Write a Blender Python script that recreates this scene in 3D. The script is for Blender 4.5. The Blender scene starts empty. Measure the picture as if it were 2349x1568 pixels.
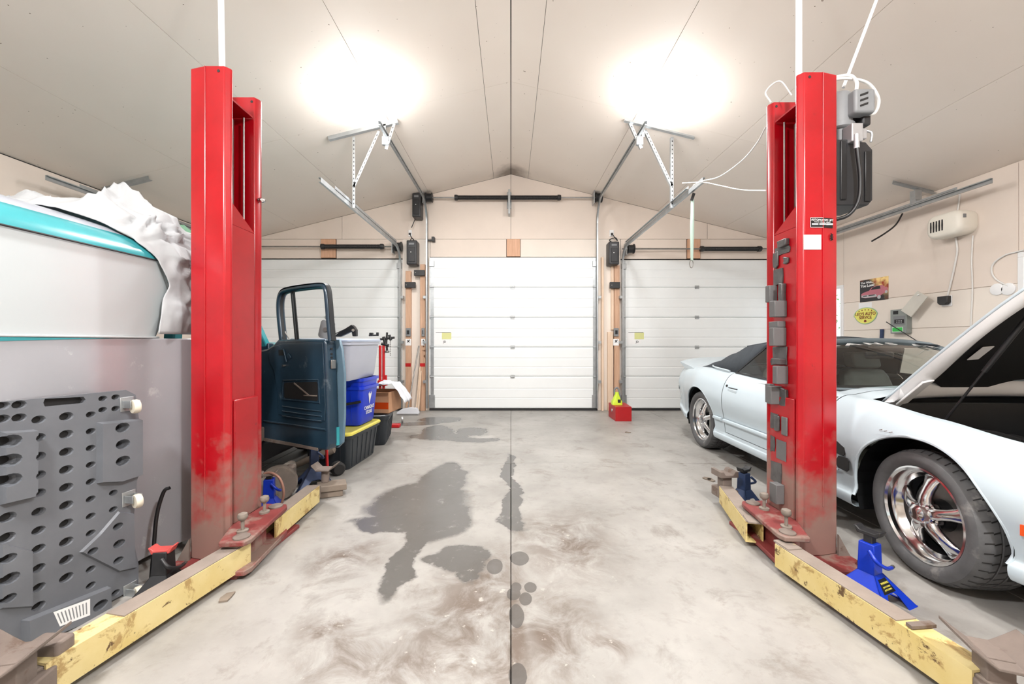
import bpy, bmesh, math, random
from mathutils import Vector as V, Matrix, noise
random.seed(7)
S = bpy.context.scene
C = S.collection
# ------------------------------------------------------------------ camera, world, exposure
H, F = 1.23, 913.5                       # camera height (m), focal length in pixels of the 2349 px frame
cam_d = bpy.data.cameras.new('camera'); cam = bpy.data.objects.new('camera', cam_d); C.objects.link(cam)
cam.location = (0, 0, H); cam.rotation_euler = (math.pi/2, 0, 0)
cam_d.sensor_width = 36; cam_d.lens = 14; cam_d.shift_x = 2.5/2349; cam_d.clip_start = .02
S.camera = cam
W = bpy.data.worlds.new('world'); S.world = W; W.use_nodes = True
W.node_tree.nodes['Background'].inputs[0].default_value = (.86, .93, 1, 1)
W.node_tree.nodes['Background'].inputs[1].default_value = 3.0
vs = S.view_settings
vs.view_transform = 'Standard'; vs.look = 'None'; vs.gamma = 1; vs.use_curve_mapping = False
vs.exposure = 0.27
LAMP_W = 95                             # base watts of every ceiling lamp, the added pair behind the camera included
# ------------------------------------------------------------------ helpers
def P(px, py, Y): return V(((px-1172)/F*Y, Y, H-(py-784)/F*Y))       # pixel + depth -> point
def G(px, py, z=0): return P(px, py, (H-z)*F/(py-784))               # pixel on a horizontal plane at z
def RW(px, py, off=0): return P(px, py, (5.01-off)*F/(px-1172))      # pixel on the right wall
WM = {}                                                              # world matrices
class MB:
    def __init__(s): s.v = []; s.f = []
    def add(s, vs_, fs):
        n = len(s.v); s.v += [V(p) for p in vs_]; s.f += [tuple(i+n for i in q) for q in fs]; return s
    def box(s, x0, x1, y0, y1, z0, z1):
        return s.add([(x0,y0,z0),(x1,y0,z0),(x1,y1,z0),(x0,y1,z0),(x0,y0,z1),(x1,y0,z1),(x1,y1,z1),(x0,y1,z1)],
                     [(0,3,2,1),(4,5,6,7),(0,1,5,4),(1,2,6,5),(2,3,7,6),(3,0,4,7)])
    def obox(s, c, ax, ay, az):          # oriented box, half axes
        c, ax, ay, az = V(c), V(ax), V(ay), V(az)
        return s.add([c+i*ax+j*ay+k*az for k in (-1,1) for i, j in ((-1,-1),(1,-1),(1,1),(-1,1))],
                     [(0,3,2,1),(4,5,6,7),(0,1,5,4),(1,2,6,5),(2,3,7,6),(3,0,4,7)])
    def bar(s, a, b, w, h, up=(0,0,1)):  # rectangular bar from a to b
        a, b = V(a), V(b); d = b-a; x = d.cross(V(up))
        if x.length < 1e-6: x = d.cross(V((1,0,0)))
        x.normalize(); z = x.cross(d).normalized()
        return s.obox((a+b)/2, d/2, x*w/2, z*h/2)
    def angle(s, a, b, w, up=(0,0,1), t=.003):  # L-section
        a, b = V(a), V(b); d = b-a; x = d.cross(V(up)).normalized(); z = x.cross(d).normalized()
        s.obox((a+b)/2+z*w/2, d/2, x*t/2, z*w/2); return s.obox((a+b)/2+x*w/2, d/2, x*w/2, z*t/2)
    def prism(s, pts, vec):
        n = len(pts); pts = [V(p) for p in pts]; vec = V(vec)
        return s.add(pts+[p+vec for p in pts], [tuple(range(n))[::-1], tuple(range(n, 2*n))]+[(i,(i+1)%n,(i+1)%n+n,i+n) for i in range(n)])
    def ring(s, rings, close=True, cap=True, loop=False):
        n = len(rings[0]); b = len(s.v); s.v += [V(p) for r in rings for p in r]; m = len(rings)
        for i in range(m if loop else m-1):
            for j in range(n if close else n-1):
                i2 = (i+1) % m
                s.f.append((b+i*n+j, b+i*n+(j+1)%n, b+i2*n+(j+1)%n, b+i2*n+j))
        if cap and close and not loop:
            s.f.append(tuple(b+j for j in range(n))[::-1]); s.f.append(tuple(b+(m-1)*n+j for j in range(n)))
        return s
    def cyl(s, a, b, r, r2=None, n=14):
        a, b = V(a), V(b); r2 = r if r2 is None else r2; d = (b-a).normalized(); x = d.orthogonal().normalized(); y = d.cross(x)
        return s.ring([[p+(x*math.cos(t)+y*math.sin(t))*q for t in [2*math.pi*k/n for k in range(n)]] for p, q in ((a,r),(b,r2))])
    def lathe(s, prof, o, axis, n=24, cap=True):   # prof: (radius, height along axis)
        o, d = V(o), V(axis).normalized(); x = d.orthogonal().normalized(); y = d.cross(x)
        return s.ring([[o+d*h+(x*math.cos(t)+y*math.sin(t))*q for t in [2*math.pi*k/n for k in range(n)]] for q, h in prof], cap=cap)
    def tube(s, pts, r, n=8, sm=6, loop=False):
        pts = spline(pts, sm, loop) if sm else [V(p) for p in pts]
        rings = []; m = len(pts); x = None
        for i, p in enumerate(pts):
            d = (pts[(i+1) % m] - pts[i-1]) if loop else pts[min(i+1,m-1)]-pts[max(i-1,0)]
            d.normalize()
            x = d.orthogonal().normalized() if x is None else (x-d*x.dot(d)).normalized()
            y = d.cross(x); rr = r(i/(m-1)) if callable(r) else r
            rings.append([p+(x*math.cos(t)+y*math.sin(t))*rr for t in [2*math.pi*k/n for k in range(n)]])
        return s.ring(rings, loop=loop)
    def grid(s, fn, nu, nv):
        b = len(s.v); s.v += [V(fn(i/nu, j/nv)) for i in range(nu+1) for j in range(nv+1)]
        s.f += [(b+i*(nv+1)+j, b+(i+1)*(nv+1)+j, b+(i+1)*(nv+1)+j+1, b+i*(nv+1)+j+1) for i in range(nu) for j in range(nv)]
        return s
    def ball(s, c, r, sq=(1,1,1), n=14):
        c = V(c); m = n//2
        return s.ring([[c+V((r*sq[0]*math.sin(a)*math.cos(t), r*sq[1]*math.sin(a)*math.sin(t), r*sq[2]*math.cos(a))) for t in [2*math.pi*k/n for k in range(n)]]
                       for a in [math.pi*(.03+.94*k/m) for k in range(m+1)]])
    def xf(s, M):
        s.v = [M @ p for p in s.v]; return s
def spline(pts, sm, loop=False):
    pts = [V(p) for p in pts]; n = len(pts); out = []
    for i in range(n if loop else n-1):
        p1, p2 = pts[i], pts[(i+1) % n]
        p0 = pts[i-1] if (loop or i) else p1*2-p2
        p3 = pts[(i+2) % n] if (loop or i+2 < n) else p2*2-p1
        for k in range(sm):
            t = k/sm
            out.append(.5*((2*p1)+(p2-p0)*t+(2*p0-5*p1+4*p2-p3)*t*t+(3*p1-p0-3*p2+p3)*t**3))
    if not loop: out.append(pts[-1])
    return out
def interp(tab, x):
    tab = sorted(tab)
    if x <= tab[0][0]: return tab[0][1]
    for (a, p), (b, q) in zip(tab, tab[1:]):
        if x <= b:
            t = (x-a)/(b-a); t = t*t*(3-2*t)*.5+t*.5; return p+(q-p)*t
    return tab[-1][1]
def mesh(name, mb, m, smooth=0, recalc=True):
    me = bpy.data.meshes.new(name); me.from_pydata([tuple(p) for p in mb.v], [], mb.f)
    if recalc:
        bm = bmesh.new(); bm.from_mesh(me); bmesh.ops.recalc_face_normals(bm, faces=bm.faces); bm.to_mesh(me); bm.free()
    if smooth:
        me.shade_smooth(); me.set_sharp_from_angle(angle=math.radians(smooth))
    if m: me.materials.append(m)
    return me
def tag(o, label=None, cat=None, group=None, kind=None):
    for k, x in (('label', label), ('category', cat), ('group', group), ('kind', kind)):
        if x: o[k] = x
    return o
def obj(name, mb, m, parent=None, smooth=0, bevel=0, local=False, keep=False, recalc=True, seg=2):
    """links ONE mesh; geometry is given in world coordinates unless local"""
    M = WM.get(parent.name, Matrix()) if parent else None
    if parent:
        if not local: mb.xf(M.inverted())
        me = mesh(name, mb, m, smooth, recalc); o = bpy.data.objects.new(name, me); o.parent = parent; WM_of = M
    else:
        c = V((0,0,0))
        if not keep and not local:
            c = V(((min(p.x for p in mb.v)+max(p.x for p in mb.v))/2, (min(p.y for p in mb.v)+max(p.y for p in mb.v))/2, min(p.z for p in mb.v)))
            mb.v = [p-c for p in mb.v]
        me = mesh(name, mb, m, smooth, recalc); o = bpy.data.objects.new(name, me); o.location = c; WM_of = Matrix.Translation(c)
    C.objects.link(o); WM[o.name] = WM_of
    if bevel:
        b = o.modifiers.new('bevel', 'BEVEL'); b.width = bevel; b.segments = seg; b.limit_method = 'ANGLE'; b.angle_limit = math.radians(35)
        if not smooth: me.shade_smooth(); me.set_sharp_from_angle(angle=math.radians(30))
    return o
def piece(name, me, parent, loc=(0,0,0), rot=(0,0,0)):       # shares mesh data; loc in the parent's frame
    o = bpy.data.objects.new(name, me); o.parent = parent; o.location = loc; o.rotation_euler = rot; C.objects.link(o)
    WM[o.name] = WM.get(parent.name, Matrix()) @ Matrix.LocRotScale(V(loc), __import__('mathutils').Euler(rot), None); return o
def thing(name, label, cat, loc=(0,0,0), rz=0, group=None, kind=None):
    o = bpy.data.objects.new(name, None); o.location = loc; o.rotation_euler = (0,0,rz); o.empty_display_size = .1; C.objects.link(o)
    WM[o.name] = Matrix.Translation(V(loc)) @ Matrix.Rotation(rz, 4, 'Z'); return tag(o, label, cat, group, kind)
def rrect(w, h, r, n=4):                                      # rounded rectangle outline, centred
    out = []
    for cx, cy, a0 in ((w/2-r,h/2-r,0),(-w/2+r,h/2-r,90),(-w/2+r,-h/2+r,180),(w/2-r,-h/2+r,270)):
        for k in range(n+1):
            a = math.radians(a0+90*k/n); out.append((cx+r*math.cos(a), cy+r*math.sin(a)))
    return out
# ------------------------------------------------------------------ materials
def lin(c): return tuple(((x/255/12.92) if x/255 <= .04045 else ((x/255+.055)/1.055)**2.4) for x in c)+(1,)
class NT:
    def __init__(s, name):
        s.m = bpy.data.materials.new(name); s.m.use_nodes = True; s.t = s.m.node_tree; s.b = s.t.nodes['Principled BSDF']
        s.co = s.t.nodes.new('ShaderNodeTexCoord').outputs['Object']
    def n(s, k, **inp):
        x = s.t.nodes.new('ShaderNode'+k)
        for a, q in inp.items():
            key = int(a[1:]) if a[0] == 'i' and a[1:].isdigit() else a
            if key in ('operation','blend_type','data_type','interpolation_type'): setattr(x, key, q); continue
            if isinstance(q, bpy.types.NodeSocket): s.t.links.new(q, x.inputs[key])
            else: x.inputs[key].default_value = q
        return x
    def noise(s, scale, detail=4, rough=.55, vec=None, out='Fac', dist=0):
        return s.n('TexNoise', Vector=vec or s.co, Scale=scale, Detail=detail, Roughness=rough, Distortion=dist).outputs[out]
    def rng(s, x, a, b, c=0., d=1.):
        return s.n('MapRange', i0=x, i1=a, i2=b, i3=c, i4=d).outputs[0]
    def math(s, op, a, b=0.): return s.n('Math', operation=op, i0=a, i1=b).outputs[0]
    def mix(s, f, a, b):
        x = s.t.nodes.new('ShaderNodeMix'); x.data_type = 'RGBA'
        for i, q in ((0,f),(6,a),(7,b)):
            if isinstance(q, bpy.types.NodeSocket): s.t.links.new(q, x.inputs[i])
            else: x.inputs[i].default_value = q
        return x.outputs[2]
    def set(s, **k):
        for a, q in k.items():
            a = a.replace('_', ' ')
            if isinstance(q, bpy.types.NodeSocket): s.t.links.new(q, s.b.inputs[a])
            else: s.b.inputs[a].default_value = q
        return s
    def bump(s, h, strength=.3, dist=.01):
        s.t.links.new(s.n('Bump', Height=h, Strength=strength, Distance=dist).outputs[0], s.b.inputs['Normal']); return s
def mat(name, col, rough=.5, metal=0, var=.08, scale=6, bump=0, bscale=60, dirt=None, dscale=9, dth=.58, coat=0, spec=.5):
    t = NT(name); c = lin(col)
    dk = tuple(x*(1-var) for x in c[:3])+(1,); lt = tuple(min(1, x*(1+var*.6)) for x in c[:3])+(1,)
    col_ = t.mix(t.rng(t.noise(scale, 5), .3, .7), dk, lt)
    if dirt: col_ = t.mix(t.rng(t.noise(dscale, 8, .65), dth, dth+.1), col_, lin(dirt))
    t.set(Base_Color=col_, Roughness=rough, Metallic=metal, Coat_Weight=coat, Specular_IOR_Level=spec)
    if bump: t.bump(t.noise(bscale, 4), bump, .004)
    return t.m
def emis(name, col, s):
    t = NT(name); t.set(Base_Color=lin(col), Emission_Color=lin(col), Emission_Strength=s); return t.m
def glass(name, tint, spec=.25, dens=.1):
    m = bpy.data.materials.new(name); m.use_nodes = True; t = m.node_tree; t.nodes.clear()
    o = t.nodes.new('ShaderNodeOutputMaterial'); tr = t.nodes.new('ShaderNodeBsdfTransparent'); gl = t.nodes.new('ShaderNodeBsdfGlossy')
    fr = t.nodes.new('ShaderNodeFresnel'); mx = t.nodes.new('ShaderNodeMixShader')
    tr.inputs[0].default_value = tint; gl.inputs['Roughness'].default_value = .02; fr.inputs[0].default_value = 1.5
    ge = t.nodes.new('ShaderNodeNewGeometry'); mr = t.nodes.new('ShaderNodeMapRange'); mr.inputs[3].default_value = 1.5; mr.inputs[4].default_value = 1/1.5
    t.links.new(ge.outputs['Backfacing'], mr.inputs[0]); t.links.new(mr.outputs[0], fr.inputs[0]); t.links.new(fr.outputs[0], mx.inputs[0]); t.links.new(tr.outputs[0], mx.inputs[1]); t.links.new(gl.outputs[0], mx.inputs[2]); t.links.new(mx.outputs[0], o.inputs[0])
    return m
def floor_mat():
    t = NT('concrete')
    wn = t.noise(1.7, 6, .6, out='Color')
    wv = t.n('VectorMath', operation='SUBTRACT', i0=wn, i1=(.5,.5,.5)).outputs[0]
    wv = t.n('VectorMath', operation='MULTIPLY', i0=wv, i1=(.42,.42,0)).outputs[0]
    wp = t.n('VectorMath', operation='ADD', i0=t.co, i1=wv).outputs[0]
    def ell(px, py, rx, ry, soft=.82, src=None):
        c = G(px, py); d = t.n('VectorMath', operation='SUBTRACT', i0=src or wp, i1=(c.x, c.y, 0)).outputs[0]
        d = t.n('VectorMath', operation='MULTIPLY', i0=d, i1=(1/rx, 1/ry, 0)).outputs[0]
        l = t.n('VectorMath', operation='LENGTH', i0=d).outputs['Value']
        return t.rng(l, 1., soft)
    def union(lst):
        a = lst[0]
        for b in lst[1:]: a = t.math('MAXIMUM', a, b)
        return a
    wet = union([ell(*e) for e in ((1010,962,.40,.30),(1010,1002,.42,.22),(950,972,.45,.16),(1000,990,.26,.42),(1085,990,.28,.28),(1055,1008,.5,.14),(1015,1100,.24,.55),(960,1150,.42,.46),(900,1195,.33,.17),(1010,1190,.25,.33),
          (925,1290,.085,.34),(955,1225,.1,.2),(1062,1282,.17,.15),(1085,1305,.1,.13),(1050,1275,.2,.07),(1170,1085,.06,.75),(1170,1160,.085,.5),(1178,1195,.1,.2))])
    drops = union([ell(px, py, rx, ry, .93, src=t.n('VectorMath', operation='ADD', i0=t.co, i1=t.n('VectorMath', operation='MULTIPLY', i0=wv, i1=(.12,.12,0)).outputs[0]).outputs[0]) for px, py, rx, ry in
          ((1193,1281,.056,.075),(1136,1299,.046,.075),(1184,1346,.028,.04),(1217,1347,.032,.045),(1206,1373,.032,.05),(1178,1362,.035,.05),(1185,1410,.035,.08),(1188,1550,.036,.06))])
    brown = union([ell(*e, .2) for e in ((1060,1400,.36,.55),(1120,1330,.2,.4),(1000,1520,.45,.3),(800,1275,.28,.26),(770,1430,.2,.15),(1180,1440,.12,.9),(1150,1500,.2,.4),(1300,1240,.4,.6),(820,1500,.3,.2),(700,1090,.3,.6),(880,970,.4,.3),(1280,1450,.25,.4),(1380,1470,.14,.14))])
    base = t.mix(t.rng(t.noise(1.3, 8, .62), .32, .7), lin((136,133,128)), lin((168,165,160)))
    base = t.mix(t.rng(t.noise(9, 8, .7), .52, .75, 0, .55), base, lin((120,116,110)))
    base = t.mix(t.rng(t.noise(3.1, 9, .7, dist=.6), .55, .66, 0, .5), base, lin((104,95,84)))
    bn = t.math('MULTIPLY', brown, t.rng(t.noise(5, 9, .72, dist=.8), .38, .58))
    base = t.mix(t.math('MULTIPLY', bn, .9), base, lin((96,82,71)))
    wt = t.math('MULTIPLY', wet, t.rng(t.noise(7, 7, .7), .3, .42, .55, 1))
    base = t.mix(t.math('MULTIPLY', wt, .88), base, lin((82,80,77)))
    base = t.mix(t.math('MULTIPLY', drops, .85), base, lin((86,83,80)))
    sp = t.math('MULTIPLY', brown, t.rng(t.noise(16, 6, .6), .64, .68))
    base = t.mix(t.math('MULTIPLY', sp, .4), base, lin((222,218,208)))
    dk = t.rng(t.math('MAXIMUM', wt, drops), 0, 1, .42, .22)
    t.set(Base_Color=base, Roughness=dk)
    return t.bump(t.noise(30, 8, .7), .12, .006).m
def red_mat():
    t = NT('red_paint')
    z = t.n('SeparateXYZ', Vector=t.co).outputs[2]
    n1 = t.noise(5, 6, .6)
    base = t.mix(t.rng(t.noise(3, 4), .35, .65), lin((152,3,16)), lin((170,9,24)))
    base = t.mix(t.rng(t.noise(14, 6, .7), .66, .7, 0, .6), base, lin((104,16,20)))
    dust = t.rng(t.math('SUBTRACT', t.math('MULTIPLY', n1, 1.35), z), .05, .40)      # workshop dust caked on the foot
    base = t.mix(t.math('MULTIPLY', dust, .85), base, lin((132,112,101)))
    return t.set(Base_Color=base, Roughness=t.rng(dust, 0, 1, .28, .75), Coat_Weight=.25, Coat_Roughness=.2).m
def yellow_mat():
    t = NT('worn_yellow_paint')
    base = t.mix(t.rng(t.noise(4, 5), .35, .65), lin((202,180,114)), lin((214,197,142)))
    base = t.mix(t.rng(t.noise(7, 9, .74, dist=.5), .54, .60, 0, .75), base, lin((150,116,64)))
    base = t.mix(t.rng(t.noise(11, 9, .74, dist=.4), .6, .63), base, lin((96,72,44)))
    base = t.mix(t.rng(t.noise(26, 7, .7), .66, .7), base, lin((60,50,38)))
    return t.set(Base_Color=base, Roughness=.6).bump(t.noise(30, 6), .25, .004).m
def ceil_mat():
    t = NT('ceiling_board')
    base = t.mix(t.rng(t.noise(.6, 3), .3, .7), lin((235,223,212)), lin((241,231,221)))
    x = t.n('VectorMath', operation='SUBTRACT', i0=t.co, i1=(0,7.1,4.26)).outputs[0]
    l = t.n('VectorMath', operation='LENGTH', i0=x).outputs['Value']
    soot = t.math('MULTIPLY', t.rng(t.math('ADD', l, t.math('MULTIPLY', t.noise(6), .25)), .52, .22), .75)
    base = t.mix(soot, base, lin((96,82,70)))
    base = t.mix(t.rng(t.noise(38, 2, .4), .775, .785), base, lin((120,100,80)))
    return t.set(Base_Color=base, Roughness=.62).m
def wood_mat(name, a, b, sc=(3,3,26)):
    t = NT(name); mp = t.n('Mapping', Vector=t.co, Scale=(sc[0]*8, sc[1]*8, 1.2)).outputs[0]
    base = t.mix(t.rng(t.noise(2.2, 6, .6, vec=mp, dist=.8), .3, .7), lin(a), lin(b))
    base = t.mix(t.rng(t.noise(5, 2), .72, .75), base, lin((110,70,42)))
    return t.set(Base_Color=base, Roughness=.6).m
K = {}
def mk():
    K['floor'] = floor_mat(); K['red'] = red_mat(); K['yel'] = yellow_mat(); K['ceil'] = ceil_mat()
    for k, a in dict(
        wall=((228,214,202), .65, 0, .05, 1.5), wall2=((232,222,211), .65, 0, .04, 2), dark=((26,25,25), .6, 0, .2), black=((20,20,22), .42, 0, .2),
        door=((233,236,236), .35, 0, .03, 2), galv=((176,180,182), .38, .75, .14, 12), steel=((150,148,145), .3, .9, .15, 14), chrome=((226,228,230), .14, 1, .04, 8),
        opener=((52,52,54), .4, 0, .12), lblack=((36,36,38), .45, 0, .15), white=((238,238,238), .4, 0, .03), wcable=((226,224,220), .45, 0, .04), grey=((128,130,132), .5, 0, .1),
        rubber=((38,38,39), .75, 0, .2, 20), car=((188,201,208), .18, 0, .02, 1), softtop=((52,58,64), .8, 0, .1, 40), cardark=((14,15,17), .45, 0, .3), interior=((120,122,116), .7, 0, .08),
        trim=((96,108,114), .4, 0, .08), insul=((12,12,14), .7, 0, .25, 12), bluep=((14,52,178), .32, 0, .12), navy=((44,62,98), .45, 0, .15), amber=((206,72,16), .25, 0, .05),
        greybody=((150,150,154), .28, 0, .1, 2.5), teal=((62,160,168), .22, 0, .12, 3), canopy=((194,202,204), .25, 0, .02, 1.5), roofg=((178,184,194), .25, 0, .06, 3),
        doorblue=((38,62,78), .3, 0, .28, 5), seal=((24,27,30), .5, 0, .1), plastic=((104,107,112), .38, 0, .14, 5), label=((236,236,234), .5, 0, .02), caster=((216,208,190), .5, 0, .08),
        totebk=((40,46,52), .4, 0, .12), lidy=((226,214,96), .4, 0, .06), binblue=((14,52,196), .3, 0, .06), lidg=((170,182,204), .3, 0, .06), board=((196,150,116), .8, 0, .12),
        bag=((206,208,214), .5, 0, .04), redm=((186,26,30), .4, 0, .12), redbox=((170,20,26), .45, 0, .1), lime=((196,220,50), .45, 0, .06), mint=((190,214,202), .7, 0, .05),
        foam=((96,95,95), .62, 0, .1), cast=((136,126,116), .7, .2, .25, 9), dirty=((122,108,98), .8, 0, .22, 8), rust=((112,84,66), .85, .1, .3, 10), ply=((124,112,100), .8, 0, .2, 10),
        heater=((232,226,214), .45, 0, .03), panelg=((140,146,142), .5, 0, .05), cover=((206,202,192), .5, 0, .06), green=((60,196,86), .5, 0, .1), signy=((232,226,112), .45, 0, .05), signg=((150,190,150), .5, 0, .05),
        maroon=((120,30,20), .6, 0, .1), silver=((190,190,192), .35, .6, .06), pole=((244,246,248), .3, 0, .02), seatred=((196,80,76), .5, 0, .1), pink=((188,112,124), .5, 0, .1), copper=((170,128,112), .45, .3, .1), aqua=((120,196,180), .6, 0, .1),
        edgeblue=((92,118,134), .3, 0, .12), stickery=((214,216,150), .5, 0, .05), paper=((214,208,198), .7, 0, .06), greencloth=((96,140,112), .8, 0, .2)).items():
        K[k] = mat(k, a[0], a[1], a[2], a[3], a[4] if len(a) > 4 else 6)
    K['galv'] = mat('galv', (178,182,184), .38, .75, .14, 12, bump=.05)
    K['cast'] = mat('cast', (136,126,116), .7, .2, .25, 9, bump=.4, bscale=30, dirt=(82,66,54))
    K['dirty'] = mat('dirty', (118,106,98), .8, 0, .2, 8, bump=.2, dirt=(92,74,62), dth=.6)
    K['armtop'] = mat('armtop', (140,128,118), .8, 0, .15, 8, bump=.2, dirt=(204,180,120), dth=.64, dscale=6)
    K['basered'] = mat('basered', (124,52,50), .55, 0, .2, 8, dirt=(132,110,100), dth=.5, dscale=5)
    K['primer'] = mat('primer', (174,174,178), .22, .25, .1, 1.8, dirt=(206,206,208), dscale=7, dth=.62)
    K['doorblue'] = mat('doorblue', (36,58,74), .28, .1, .3, 4, dirt=(96,110,120), dscale=6, dth=.62, coat=.2)
    K['tire'] = mat('tire', (84,84,85), .7, 0, .2, 14, bump=.15, bscale=40, dirt=(120,118,116), dscale=6, dth=.6)
    K['cloth'] = mat('cloth', (176,179,181), .85, 0, .05, 5, bump=.12, bscale=25)
    K['wood'] = wood_mat('stud_wood', (186,146,118), (210,172,144)); K['woodl'] = wood_mat('pale_wood', (212,184,158), (230,206,182)); K['woodb'] = wood_mat('block_wood', (200,154,124), (222,178,148))
    K['tape'] = mat('tape', (88,86,86), .35, .3, .3, 18, bump=.6, bscale=22)
    K['clear'] = mat('clear_plastic', (196,200,214), .28, 0, .05, 3); K['clear'].node_tree.nodes['Principled BSDF'].inputs['Transmission Weight'].default_value = .25
    K['glass'] = glass('car_glass', (.78,.82,.8,1)); K['pane'] = glass('window_glass', (.95,.97,.97,1))
    K['led'] = emis('led', (255,252,246), 26)
    K['leaf'] = mat('leaf', (96,132,70), .6, 0, .3, 9)
mk()
TX = {}
def text_mesh(s, size, m, name='lettering', ext=.0006, bold=0):
    cu = bpy.data.curves.new('t', 'FONT'); cu.body = s; cu.size = size; cu.extrude = ext; cu.align_x = 'CENTER'; cu.align_y = 'CENTER'; cu.offset = bold; cu.resolution_u = 3
    o = bpy.data.objects.new('t', cu); C.objects.link(o); bpy.context.view_layer.update()
    me = bpy.data.meshes.new_from_object(o.evaluated_get(bpy.context.evaluated_depsgraph_get())); bpy.data.objects.remove(o)
    me.name = name; me.materials.clear(); me.materials.append(m); return me
for k, s, z, m, b in (('lift','AUTOMOTIVE LIFT',.0165,'label',0), ('lift2','MODEL NO.   SERIAL NO.   CAPACITY',.006,'label',0), ('wish','You Wish...',.041,'label',.001), ('lose','You Lose!',.052,'label',.0015),
                   ('leo','LEO\'S AUTO',.058,'maroon',.0012), ('srv','SERVICE',.055,'maroon',.0012), ('ta','T R A N S   A M',.1,'label',.004), ('can','CANADA\'S',.05,'label',.001), ('store','STORE',.05,'label',.001),
                   ('js1','JACK STANDS',.0085,'lidy',0), ('js2','WARNING',.012,'lidy',0), ('jd','JD',.05,'lblack',.001)):
    TX[k] = text_mesh(s, z, K[m], bold=b)
# ------------------------------------------------------------------ setting: floor, walls, ceiling
XL, XR, YB, YF, ZR, SL = -4.89, 5.01, 7.21, -4.6, 4.262, .25
def roof(x): return ZR-SL*abs(x)
st = lambda o: tag(o, kind='structure')
fl = st(obj('floor', MB().box(XL-.2, XR+.2, YF-.2, YB+.2, -.25, -.02), K['dark'], keep=True))
xs = [XL, -2.45, 0, 2.45, XR]; ys = [YF, -2.23, .9, 4.03, YB]; g = .0018
for i in range(4):
    for j in range(4):
        obj('floor_slab', MB().box(xs[i]+g, xs[i+1]-g, ys[j]+(g if j != 2 or i in (1,2) else g), ys[j+1]-g, -.02, 0), K['floor'], fl, bevel=.003, seg=1)
wl = st(obj('wall_left', MB().box(XL-.15, XL, YF-.15, YB+.15, 0, roof(XL)), K['dark'], keep=True))
# right wall has a window opening (Y 5.98..6.75, Z 1.05..2.09) and another one nearer the camera (Y 2.9..3.88)
wr_boxes = [(YF-.15, 2.75, 0, 3.01), (2.75, 3.92, 0, 1.0), (2.75, 3.92, 2.11, 3.01), (3.92, 5.98, 0, 3.01), (5.98, 6.75, 0, 1.05), (5.98, 6.75, 2.09, 3.01), (6.75, YB+.15, 0, 3.01)]
m = MB()
for a, b, c, d in wr_boxes: m.box(XR, XR+.15, a, b, c, d)
wr = st(obj('wall_right', m, K['wall'], keep=True))
wb = st(obj('wall_back', MB().prism([(XL-.15,YB,0),(XR+.15,YB,0),(XR+.15,YB,roof(XR)),(0,YB,ZR),(XL-.15,YB,roof(XL))], (0,.15,0)), K['dark'], keep=True))
wf = st(obj('wall_front', MB().prism([(XL-.15,YF-.15,0),(XR+.15,YF-.15,0),(XR+.15,YF-.15,roof(XR)),(0,YF-.15,ZR),(XL-.15,YF-.15,roof(XL))], (0,.15,0)), K['wall2'], keep=True))
def wall_sheet(parent, x, y0, y1, z0, z1, m, side):
    g = .0025; obj('wall_sheet', MB().box(*( (x-.012, x) if side > 0 else (x, x+.012)), y0+g, y1-g, z0+g, z1-g), m, parent)
for y0, y1 in ((YF, -2.2), (-2.2, .24), (.24, 2.75), (3.92, 5.98), (2.75, 3.92), (5.98, 6.75), (6.75, YB)):
    lo, hi = (1.0, 2.11) if y0 == 2.75 else (1.05, 2.09) if y0 == 5.98 else (None, None)
    for z0, z1, m in ((0, .58, 'wall2'), (.58, 1.4, 'wall2'), (1.4, 1.81, 'wall2'), (1.81, 3.0, 'wall')):
        if lo is None: wall_sheet(wr, XR, y0, y1, z0, z1, K[m], 1)
        else:
            if z0 < lo: wall_sheet(wr, XR, y0, y1, z0, min(z1, lo), K[m], 1)
            if z1 > hi: wall_sheet(wr, XR, y0, y1, max(z0, hi), z1, K[m], 1)
for y0, y1 in ((YF, -2.2), (-2.2, .24), (.24, 2.68), (2.68, 5.12), (5.12, YB)):
    for z0, z1 in ((0, 1.81), (1.81, 3.03)): wall_sheet(wl, XL, y0, y1, z0, z1, K['wall'], -1)
# gable sheets on the back wall
gx = [XL, -3.05, 0, 3.55, XR]; g = .003
for a, b in zip(gx, gx[1:]):
    obj('wall_sheet', MB().prism([(a+g,YB-.014,3.09),(b-g,YB-.014,3.09),(b-g,YB-.014,roof(b-g)-.004),(a+g,YB-.014,roof(a+g)-.004)], (0,.013,0)), K['wall'], wb)
for a, b, z0, m in ((XL,-3.43,2.74,'wall'), (-3.15,-1.95,2.74,'wall'), (-1.46,-.08,2.765,'wall'), (.17,1.55,2.765,'wall2'), (1.97,3.17,2.73,'wall'), (3.42,XR,2.73,'wall')):
    obj('wall_sheet', MB().box(a+g, b-g, YB-.02, YB-.001, z0, 3.084), K[m], wb)
for a, b, z0 in ((-3.42,-3.16,2.745), (-.075,.165,2.77), (3.18,3.41,2.735)):
    obj('wood_block', MB().box(a, b, YB-.045, YB-.001, z0, 3.08), K['woodb'], wb, bevel=.003)
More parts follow.
